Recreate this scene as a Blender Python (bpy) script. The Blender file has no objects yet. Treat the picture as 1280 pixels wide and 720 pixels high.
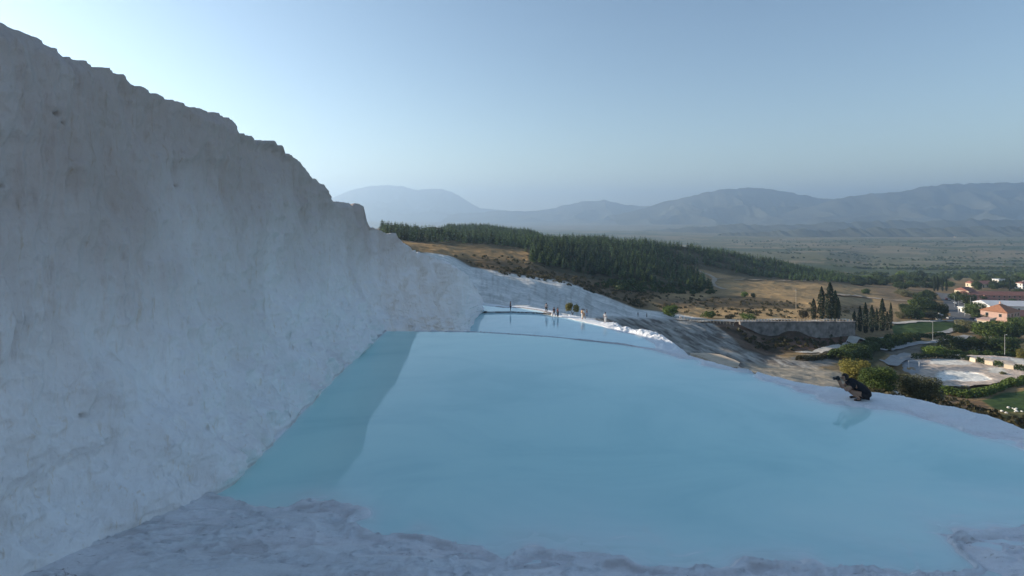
import bpy, bmesh, math, random
import numpy as np
from mathutils import Vector, Matrix, Euler

# ------------------------------------------------------------------ camera, world, sun, exposure
scene = bpy.context.scene
COL = scene.collection
F, CX, CY, H = 720.0, 640.0, 265.0, 6.5      # focal length in photo pixels, principal column, horizon row, eye height above the pool

cam_d = bpy.data.cameras.new("camera"); cam = bpy.data.objects.new("view_camera", cam_d); COL.objects.link(cam)
cam.location = (0, 0, H); cam.rotation_euler = (math.radians(90), 0, 0)
cam_d.sensor_width = 36.0; cam_d.lens = F / 1280 * 36.0
cam_d.shift_y = -(360 - CY) / 1280.0
cam_d.clip_start = 0.1; cam_d.clip_end = 200000
scene.camera = cam

SUN_AZ, SUN_EL = -73.0, 15.6                 # degrees from the view axis (left negative), degrees above the horizon
world = bpy.data.worlds.new("World"); scene.world = world; world.use_nodes = True
wn = world.node_tree.nodes; wl = world.node_tree.links
bg = wn["Background"]; sky = wn.new("ShaderNodeTexSky"); sky.sky_type = 'NISHITA'
sky.sun_disc = False; sky.sun_elevation = math.radians(SUN_EL); sky.sun_rotation = math.radians(SUN_AZ)
sky.altitude = 1500; sky.air_density = 1.2; sky.dust_density = 0.6; sky.ozone_density = 1.4
bg.inputs[1].default_value = 0.09
wl.new(sky.outputs[0], bg.inputs[0])

sun_l = bpy.data.lights.new("sun", 'SUN'); sun = bpy.data.objects.new("sun", sun_l); COL.objects.link(sun)
sun_l.energy = 5.0; sun_l.angle = math.radians(0.5); sun_l.color = (1.0, 0.86, 0.68)
az, el = math.radians(SUN_AZ), math.radians(SUN_EL)
sdir = Vector((math.sin(az) * math.cos(el), math.cos(az) * math.cos(el), math.sin(el)))
sun.rotation_euler = sdir.to_track_quat('Z', 'Y').to_euler()

vs = scene.view_settings
vs.view_transform = 'Standard'; vs.look = 'None'; vs.gamma = 1.0; vs.use_curve_mapping = False
vs.exposure = 0.88
scene.render.engine = 'CYCLES'
scene.cycles.use_denoising = True
scene.cycles.max_bounces = 6; scene.cycles.volume_bounces = 1; scene.cycles.transparent_max_bounces = 12

HAZE = 1.4e-4
rng = np.random.default_rng(7)
random.seed(7)

# ------------------------------------------------------------------ helpers
def tag(o, label=None, cat=None, group=None, kind=None):
    if label: o["label"] = label
    if cat: o["category"] = cat
    if group: o["group"] = group
    if kind: o["kind"] = kind
    return o

_perm = np.random.default_rng(3).permutation(4096).astype(np.int64)
_val = np.random.default_rng(4).uniform(-1, 1, 4096)
def _h(i, j, k):
    return _val[_perm[(_perm[(_perm[i & 4095] + j) & 4095] + k) & 4095]]
def noise(x, y, z=0.0):
    x = np.asarray(x, float); y = np.asarray(y, float); z = np.asarray(z, float) + np.zeros_like(x)
    i = np.floor(x).astype(np.int64); j = np.floor(y).astype(np.int64); k = np.floor(z).astype(np.int64)
    fx, fy, fz = x - i, y - j, z - k
    fx = fx * fx * fx * (fx * (fx * 6 - 15) + 10); fy = fy * fy * fy * (fy * (fy * 6 - 15) + 10); fz = fz * fz * (3 - 2 * fz)
    def lerp(a, b, t): return a + (b - a) * t
    c00 = lerp(_h(i, j, k), _h(i + 1, j, k), fx); c10 = lerp(_h(i, j + 1, k), _h(i + 1, j + 1, k), fx)
    c01 = lerp(_h(i, j, k + 1), _h(i + 1, j, k + 1), fx); c11 = lerp(_h(i, j + 1, k + 1), _h(i + 1, j + 1, k + 1), fx)
    return lerp(lerp(c00, c10, fy), lerp(c01, c11, fy), fz)
def fbm(x, y, z=0.0, o=4, g=0.5):
    s = 0; a = 1.0; f = 1.0
    for q in range(o):
        s = s + a * noise(x * f + 17.3 * q, y * f - 9.1 * q, np.asarray(z) * f + 3.7 * q); a *= g; f *= 2.03
    return s
def smooth(a, b, t):
    t = np.clip((t - a) / (b - a), 0, 1); return t * t * (3 - 2 * t)

def mesh_np(name, V, Fc, mats, smooth_shade=True, col=None, attrs=None):
    """V (n,3); Fc (m,k) all quads or all tris"""
    me = bpy.data.meshes.new(name)
    V = np.asarray(V, np.float32); Fc = np.asarray(Fc, np.int32); m, k = Fc.shape
    me.vertices.add(len(V)); me.vertices.foreach_set("co", V.ravel())
    me.loops.add(m * k); me.loops.foreach_set("vertex_index", Fc.ravel())
    me.polygons.add(m); me.polygons.foreach_set("loop_start", np.arange(0, m * k, k, dtype=np.int32))
    try: me.polygons.foreach_set("loop_total", np.full(m, k, np.int32))
    except Exception: pass
    me.polygons.foreach_set("use_smooth", np.full(m, smooth_shade, bool))
    if col is not None:
        a = me.color_attributes.new("Col", 'FLOAT_COLOR', 'POINT')
        a.data.foreach_set("color", np.concatenate([col, np.ones((len(V), 1))], 1).astype(np.float32).ravel())
    for an, av in (attrs or {}).items():
        a = me.attributes.new(an, 'FLOAT', 'POINT'); a.data.foreach_set("value", np.asarray(av, np.float32).ravel())
    for mt in (mats if isinstance(mats, (list, tuple)) else [mats]): me.materials.append(mt)
    me.update(); me.validate()
    return me
def link(name, me, parent=None):
    o = bpy.data.objects.new(name, me); COL.objects.link(o)
    if parent is not None: o.parent = parent
    return o
def empty(name, loc, rz=0.0, s=1.0):
    o = bpy.data.objects.new(name, None); COL.objects.link(o)
    o.location = loc; o.rotation_euler = (0, 0, rz); o.scale = (s, s, s) if not isinstance(s, (tuple, list)) else s
    o.empty_display_size = 0.3
    return o
def grid_faces(nr, nc):
    a = np.arange(nr * nc).reshape(nr, nc)
    return np.stack([a[:-1, :-1], a[:-1, 1:], a[1:, 1:], a[1:, :-1]], -1).reshape(-1, 4)

class MB:
    def __init__(s): s.v = []; s.f = []
    def box(s, c, d, rz=0.0):
        n = len(s.v); ca, sa = math.cos(rz), math.sin(rz)
        for sz in (-1, 1):
            for sx, sy in ((-1, -1), (1, -1), (1, 1), (-1, 1)):
                x, y = sx * d[0] / 2, sy * d[1] / 2
                s.v.append((c[0] + x * ca - y * sa, c[1] + x * sa + y * ca, c[2] + sz * d[2] / 2))
        s.f += [(n, n + 3, n + 2, n + 1), (n + 4, n + 5, n + 6, n + 7)] + [(n + i, n + (i + 1) % 4, n + 4 + (i + 1) % 4, n + 4 + i) for i in range(4)]
        return s
    def poly(s, pts, faces):
        n = len(s.v); s.v += list(pts); s.f += [tuple(n + i for i in f) for f in faces]; return s
    def cyl(s, p0, p1, r0, r1, k=7):
        p0, p1 = Vector(p0), Vector(p1); a = (p1 - p0).normalized()
        b = a.orthogonal().normalized(); c = a.cross(b); n = len(s.v)
        for p, r in ((p0, r0), (p1, r1)):
            for i in range(k):
                t = 2 * math.pi * i / k; s.v.append(tuple(p + b * (r * math.cos(t)) + c * (r * math.sin(t))))
        s.f += [(n + i, n + (i + 1) % k, n + k + (i + 1) % k, n + k + i) for i in range(k)]
        s.f += [tuple(n + k + i for i in range(k)), tuple(n + k - 1 - i for i in range(k))]
        return s
    def mesh(s, name, mat, sm=False):
        me = bpy.data.meshes.new(name); me.from_pydata(s.v, [], s.f); me.materials.append(mat)
        if sm: me.polygons.foreach_set("use_smooth", [True] * len(me.polygons))
        me.update(); return me
    def build(s, name, mat, parent=None, sm=False): return link(name, s.mesh(name, mat, sm), parent)

# ------------------------------------------------------------------ materials
def mat_new(name):
    m = bpy.data.materials.new(name); m.use_nodes = True; nt = m.node_tree
    return m, nt, nt.nodes, nt.links, nt.nodes["Principled BSDF"]
def n_noise(nt, scale, detail=4, rough=0.55, vec=None, dist=0.0):
    n = nt.nodes.new("ShaderNodeTexNoise"); n.inputs["Scale"].default_value = scale; n.inputs["Detail"].default_value = detail
    n.inputs["Roughness"].default_value = rough; n.inputs["Distortion"].default_value = dist
    if vec is not None: nt.links.new(vec, n.inputs["Vector"])
    return n
def n_ramp(nt, fac, stops):
    r = nt.nodes.new("ShaderNodeValToRGB"); nt.links.new(fac, r.inputs[0]); e = r.color_ramp.elements
    while len(e) < len(stops): e.new(0.5)
    for q, (p, c) in enumerate(stops):
        e[q].position = p; e[q].color = (*c, 1) if len(c) == 3 else c
    return r
def n_mix(nt, a, b, fac, mode='MIX'):
    m = nt.nodes.new("ShaderNodeMix"); m.data_type = 'RGBA'; m.blend_type = mode
    for s, v in ((m.inputs[0], fac), (m.inputs[6], a), (m.inputs[7], b)):
        if isinstance(v, (int, float)): s.default_value = v
        elif isinstance(v, tuple): s.default_value = (*v, 1)
        else: nt.links.new(v, s)
    return m.outputs[2]
def n_math(nt, op, a, b=None, c=None):
    m = nt.nodes.new("ShaderNodeMath"); m.operation = op
    for s, v in zip(m.inputs, (a, b, c)):
        if v is None: continue
        if isinstance(v, (int, float)): s.default_value = v
        else: nt.links.new(v, s)
    return m.outputs[0]
def n_coord(nt, scale=(1, 1, 1), kind="Object"):
    tc = nt.nodes.new("ShaderNodeTexCoord"); mp = nt.nodes.new("ShaderNodeMapping"); mp.inputs["Scale"].default_value = scale
    nt.links.new(tc.outputs[kind], mp.inputs[0]); return mp.outputs[0]
def n_bump(nt, h, strength, dist, prev=None):
    b = nt.nodes.new("ShaderNodeBump"); b.inputs["Strength"].default_value = strength; b.inputs["Distance"].default_value = dist
    nt.links.new(h, b.inputs["Height"])
    if prev is not None: nt.links.new(prev, b.inputs["Normal"])
    return b.outputs[0]

def simple(name, c, rough=0.8, var=0.25, scale=3.0, metal=0.0):
    m, nt, N, L, p = mat_new(name)
    ns = n_noise(nt, scale, 4, vec=n_coord(nt))
    r = n_ramp(nt, ns.outputs[0], [(0.3, tuple(x * (1 - var) for x in c)), (0.7, tuple(min(1, x * (1 + var)) for x in c))])
    L.new(r.outputs[0], p.inputs["Base Color"]); p.inputs["Roughness"].default_value = rough; p.inputs["Metallic"].default_value = metal
    return m

def travertine_cliff_mat():
    m, nt, N, L, p = mat_new("travertine_cliff")
    v = n_coord(nt)
    vs_ = n_coord(nt, (2.6, 1.4, 0.6))
    big = n_noise(nt, 0.35, 5, 0.6, v)
    streak = n_noise(nt, 1.6, 6, 0.65, vs_, 0.4)
    fine = n_noise(nt, 9.0, 5, 0.65, v)
    base = n_ramp(nt, big.outputs[0], [(0.30, (0.88, 0.83, 0.80)), (0.52, (0.92, 0.88, 0.86)), (0.75, (0.93, 0.91, 0.90))])
    st = n_ramp(nt, streak.outputs[0], [(0.28, (0.84, 0.79, 0.72)), (0.42, (1, 1, 1)), (0.8, (1, 1, 1))])
    c = n_mix(nt, base.outputs[0], st.outputs[0], 0.75, 'MULTIPLY')
    fr = n_ramp(nt, fine.outputs[0], [(0.28, (0.88, 0.86, 0.83)), (0.44, (1, 1, 1))])
    c = n_mix(nt, c, fr.outputs[0], 0.7, 'MULTIPLY')
    dr = n_noise(nt, 2.0, 5, 0.6, n_coord(nt, (4, 5, 0.35)), 0.6)
    dm = n_ramp(nt, dr.outputs[0], [(0.60, (0, 0, 0)), (0.70, (1, 1, 1))])
    c = n_mix(nt, c, n_mix(nt, c, (0.90, 0.84, 0.76), 1.0, 'MULTIPLY'), dm.outputs[0])
    at = N.new("ShaderNodeAttribute"); at.attribute_name = "stain_dark"
    c = n_mix(nt, c, (0.16, 0.10, 0.06), at.outputs["Fac"])
    aw = N.new("ShaderNodeAttribute"); aw.attribute_name = "weather_shade"  # weathered tone plus the upper wall's shade painted in, deeper towards the crest
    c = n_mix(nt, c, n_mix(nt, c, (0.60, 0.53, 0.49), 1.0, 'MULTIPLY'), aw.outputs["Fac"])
    L.new(c, p.inputs["Base Color"]); p.inputs["Roughness"].default_value = 0.85; p.inputs["Specular IOR Level"].default_value = 0.2
    fl = n_noise(nt, 3.2, 5, 0.6, vs_, 0.3)
    vo = N.new("ShaderNodeTexVoronoi"); vo.feature = 'SMOOTH_F1'; vo.inputs["Scale"].default_value = 4.5; vo.inputs["Smoothness"].default_value = 0.35
    wv = n_noise(nt, 3.0, 3, 0.6, v); wm = n_mix(nt, v, wv.outputs[1], 0.12, 'ADD'); L.new(wm, vo.inputs["Vector"])
    b = n_bump(nt, n_math(nt, 'MULTIPLY', vo.outputs["Distance"], -1.0), 0.35, 0.12)
    b = n_bump(nt, fl.outputs[0], 0.45, 0.14, b)
    b = n_bump(nt, fine.outputs[0], 0.5, 0.05, b)
    L.new(b, p.inputs["Normal"])
    return m
def travertine_floor_mat():
    m, nt, N, L, p = mat_new("travertine_floor")
    v = n_coord(nt); vflow = n_coord(nt, (0.55, 1.7, 1.0))
    big = n_noise(nt, 0.55, 6, 0.6, vflow, 0.8)
    mid = n_noise(nt, 3.0, 9, 0.72, vflow, 1.8)
    fine = n_noise(nt, 14, 6, 0.7, v)
    base = n_ramp(nt, big.outputs[0], [(0.32, (0.80, 0.77, 0.77)), (0.48, (0.87, 0.85, 0.86)), (0.66, (0.91, 0.90, 0.91))])
    dirt = n_ramp(nt, mid.outputs[0], [(0.335, (0.40, 0.34, 0.32)), (0.365, (0.78, 0.74, 0.74)), (0.41, (1, 1, 1))])
    c = n_mix(nt, base.outputs[0], dirt.outputs[0], 0.9, 'MULTIPLY')
    at = N.new("ShaderNodeAttribute"); at.attribute_name = "stain_dark"
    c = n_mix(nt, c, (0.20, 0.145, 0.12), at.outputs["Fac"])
    aw = N.new("ShaderNodeAttribute"); aw.attribute_name = "white"
    c = n_mix(nt, c, (0.84, 0.85, 0.86), aw.outputs["Fac"])
    fr = n_ramp(nt, fine.outputs[0], [(0.32, (0.82, 0.80, 0.78)), (0.5, (1, 1, 1))])
    c = n_mix(nt, c, fr.outputs[0], 0.55, 'MULTIPLY')
    L.new(c, p.inputs["Base Color"])
    rr = n_ramp(nt, mid.outputs[0], [(0.35, (0.25,) * 3), (0.55, (0.7,) * 3)])
    L.new(rr.outputs[0], p.inputs["Roughness"]); p.inputs["Specular IOR Level"].default_value = 0.3
    b = n_bump(nt, mid.outputs[0], 0.6, 0.07); b = n_bump(nt, fine.outputs[0], 0.5, 0.02, b)
    L.new(b, p.inputs["Normal"])
    return m
def water_mat(name, deep, shallow):
    m, nt, N, L, p = mat_new(name)
    N.remove(p); out = N["Material Output"]
    at = N.new("ShaderNodeAttribute"); at.attribute_name = "depth"
    d1 = n_math(nt, 'SUBTRACT', 1.0, n_math(nt, 'EXPONENT', n_math(nt, 'MULTIPLY', at.outputs["Fac"], -13.0)))
    d2 = n_math(nt, 'SUBTRACT', 1.0, n_math(nt, 'EXPONENT', n_math(nt, 'MULTIPLY', at.outputs["Fac"], -1.6)))
    v = n_coord(nt, (1, 1.6, 1))
    cl = n_noise(nt, 0.16, 5, 0.6, v, 0.8); bedn = n_noise(nt, 1.3, 6, 0.65, n_coord(nt, (0.6, 1.8, 1)), 1.0)
    vr = n_ramp(nt, cl.outputs[0], [(0.32, (0.76, 0.86, 0.88)), (0.5, (0.95, 0.97, 0.97)), (0.68, (1.06, 1.03, 1.01))])
    br = n_ramp(nt, bedn.outputs[0], [(0.32, (0.80, 0.82, 0.80)), (0.55, (1, 1, 1))])
    bed = n_mix(nt, (0.80, 0.84, 0.84), br.outputs[0], 1.0, 'MULTIPLY')
    c = n_mix(nt, n_mix(nt, shallow, deep, d2), vr.outputs[0], 0.8, 'MULTIPLY')
    c = n_mix(nt, bed, c, d1)
    mx = N.new("ShaderNodeBsdfDiffuse"); L.new(c, mx.inputs[0])
    gl = N.new("ShaderNodeBsdfGlossy"); L.new(n_math(nt, 'ADD', 0.02, n_math(nt, 'MULTIPLY', n_math(nt, 'EXPONENT', n_math(nt, 'MULTIPLY', at.outputs["Fac"], -5.0)), 0.35)), gl.inputs["Roughness"]); gl.inputs[0].default_value = (1, 1, 1, 1)
    rp = n_noise(nt, 2.2, 3, 0.5, n_coord(nt, (0.6, 2.0, 1)))
    b = n_bump(nt, rp.outputs[0], 0.10, 0.02)
    fz = N.new("ShaderNodeFresnel"); fz.inputs[0].default_value = 1.33
    L.new(b, gl.inputs["Normal"]); L.new(b, fz.inputs["Normal"])
    m2 = N.new("ShaderNodeMixShader"); L.new(fz.outputs[0], m2.inputs[0]); L.new(mx.outputs[0], m2.inputs[1]); L.new(gl.outputs[0], m2.inputs[2])
    L.new(m2.outputs[0], out.inputs[0])
    return m
def ground_mat():
    m, nt, N, L, p = mat_new("ground")
    at = N.new("ShaderNodeAttribute"); at.attribute_name = "Col"
    v = n_coord(nt)
    n1 = n_noise(nt, 0.012, 6, 0.62, v); n2 = n_noise(nt, 0.12, 6, 0.65, v); n3 = n_noise(nt, 0.9, 5, 0.65, v)
    a = n_ramp(nt, n1.outputs[0], [(0.3, (0.82, 0.82, 0.80)), (0.7, (1.15, 1.12, 1.08))])
    b = n_ramp(nt, n2.outputs[0], [(0.32, (0.62, 0.63, 0.60)), (0.68, (1.25, 1.22, 1.18))])
    d = n_ramp(nt, n3.outputs[0], [(0.30, (0.66, 0.68, 0.64)), (0.66, (1.18, 1.16, 1.14))])
    c = n_mix(nt, at.outputs["Color"], a.outputs[0], 0.8, 'MULTIPLY')
    c = n_mix(nt, c, b.outputs[0], 0.75, 'MULTIPLY'); c = n_mix(nt, c, d.outputs[0], 0.7, 'MULTIPLY')
    L.new(c, p.inputs["Base Color"]); p.inputs["Roughness"].default_value = 0.95; p.inputs["Specular IOR Level"].default_value = 0.1
    bb = n_bump(nt, n2.outputs[0], 0.5, 1.2); bb = n_bump(nt, n3.outputs[0], 0.5, 0.35, bb)
    L.new(bb, p.inputs["Normal"])
    return m
def leaf_mat(name, dark, light, rough=0.65, obvar=0.35):
    m, nt, N, L, p = mat_new(name)
    ge = N.new("ShaderNodeNewGeometry"); oi = N.new("ShaderNodeObjectInfo")
    r = n_ramp(nt, ge.outputs["Random Per Island"], [(0.0, dark), (0.6, tuple((a + b) / 2 for a, b in zip(dark, light))), (1.0, light)])
    v = n_ramp(nt, oi.outputs["Random"], [(0.0, (1 - obvar,) * 3), (1.0, (1 + obvar, 1 + obvar * 0.8, 1 + obvar * 0.2))])
    at = N.new("ShaderNodeAttribute"); at.attribute_name = "tint"
    ti = n_math(nt, 'ADD', at.outputs["Fac"], 1.0); cb = N.new("ShaderNodeCombineColor")
    for q in range(3): L.new(ti, cb.inputs[q])
    c = n_mix(nt, n_mix(nt, r.outputs[0], v.outputs[0], 1.0, 'MULTIPLY'), cb.outputs[0], 1.0, 'MULTIPLY')
    L.new(c, p.inputs["Base Color"]); p.inputs["Roughness"].default_value = rough; p.inputs["Specular IOR Level"].default_value = 0.25
    tl = N.new("ShaderNodeBsdfTranslucent"); L.new(c, tl.inputs[0])
    mx = N.new("ShaderNodeMixShader"); mx.inputs[0].default_value = 0.25
    L.new(p.outputs[0], mx.inputs[1]); L.new(tl.outputs[0], mx.inputs[2]); L.new(mx.outputs[0], N["Material Output"].inputs[0])
    return m

M = {}
M['cliff'] = travertine_cliff_mat(); M['floor'] = travertine_floor_mat(); M['ground'] = ground_mat()
M['water'] = water_mat("pool_water", (0.51, 0.87, 0.84), (0.68, 0.91, 0.89))
M['water_pale'] = water_mat("pale_pool_water", (0.56, 0.82, 0.86), (0.65, 0.84, 0.87))
M['pine'] = leaf_mat("pine_needles", (0.020, 0.042, 0.017), (0.075, 0.115, 0.040))
M['cypress'] = leaf_mat("cypress_leaves", (0.012, 0.024, 0.012), (0.028, 0.045, 0.02), obvar=0.2)
M['leaf_green'] = leaf_mat("green_leaves", (0.055, 0.105, 0.024), (0.17, 0.23, 0.055))
M['leaf_olive'] = leaf_mat("olive_leaves", (0.11, 0.115, 0.028), (0.28, 0.25, 0.07))
M['leaf_grey'] = leaf_mat("grey_green_leaves", (0.08, 0.088, 0.045), (0.20, 0.195, 0.11))
M['leaf_dark'] = leaf_mat("dark_leaves", (0.026, 0.050, 0.018), (0.080, 0.115, 0.035))
M['leaf_scrub'] = leaf_mat("scrub_leaves", (0.035, 0.038, 0.018), (0.10, 0.085, 0.045))
M['bark'] = simple("bark", (0.10, 0.075, 0.055), 0.9)
M['asphalt'] = simple("asphalt", (0.10, 0.10, 0.105), 0.9, 0.2, 0.5)
M['pale_path'] = simple("pale_path", (0.50, 0.46, 0.40), 0.95, 0.2, 0.4)
M['track'] = simple("dirt_track", (0.40, 0.31, 0.22), 0.95, 0.2, 0.2)
M['grey_path'] = simple("grey_path", (0.33, 0.32, 0.31), 0.95, 0.2, 0.4)
M['stone_wall'] = simple("stone_wall", (0.25, 0.225, 0.205), 0.95, 0.45, 0.5)
M['stone_dark'] = simple("stone_dark", (0.13, 0.115, 0.10), 0.95, 0.3, 0.8)
M['white_stone'] = simple("white_stone", (0.74, 0.72, 0.68), 0.9, 0.12, 2.0)
M['post'] = simple("wood_post", (0.42, 0.36, 0.28), 0.9)
M['plaster_pink'] = simple("pink_plaster", (0.55, 0.36, 0.29), 0.9, 0.1, 0.6)
M['plaster_rose'] = simple("rose_plaster", (0.46, 0.24, 0.19), 0.9, 0.12, 0.4)
M['plaster_white'] = simple("white_plaster", (0.78, 0.76, 0.72), 0.9, 0.06, 0.4)
M['plaster_cream'] = simple("cream_plaster", (0.68, 0.57, 0.42), 0.9, 0.08, 0.4)
M['roof_orange'] = simple("orange_tiles", (0.38, 0.17, 0.09), 0.9, 0.25, 1.5)
M['roof_red'] = simple("red_tiles", (0.25, 0.11, 0.085), 0.9, 0.25, 1.2)
M['roof_grey'] = simple("grey_roof", (0.55, 0.56, 0.58), 0.7, 0.08, 0.4)
M['glass'] = simple("window_glass", (0.03, 0.035, 0.04), 0.15, 0.1)
M['frame'] = simple("window_frame", (0.60, 0.55, 0.48), 0.7, 0.05)
M['metal'] = simple("grey_metal", (0.35, 0.36, 0.37), 0.5, 0.1, metal=0.3)
M['black'] = simple("black_plastic", (0.012, 0.012, 0.013), 0.45, 0.2)
M['tyre'] = simple("tyre_rubber", (0.02, 0.02, 0.02), 0.9, 0.1)

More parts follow.
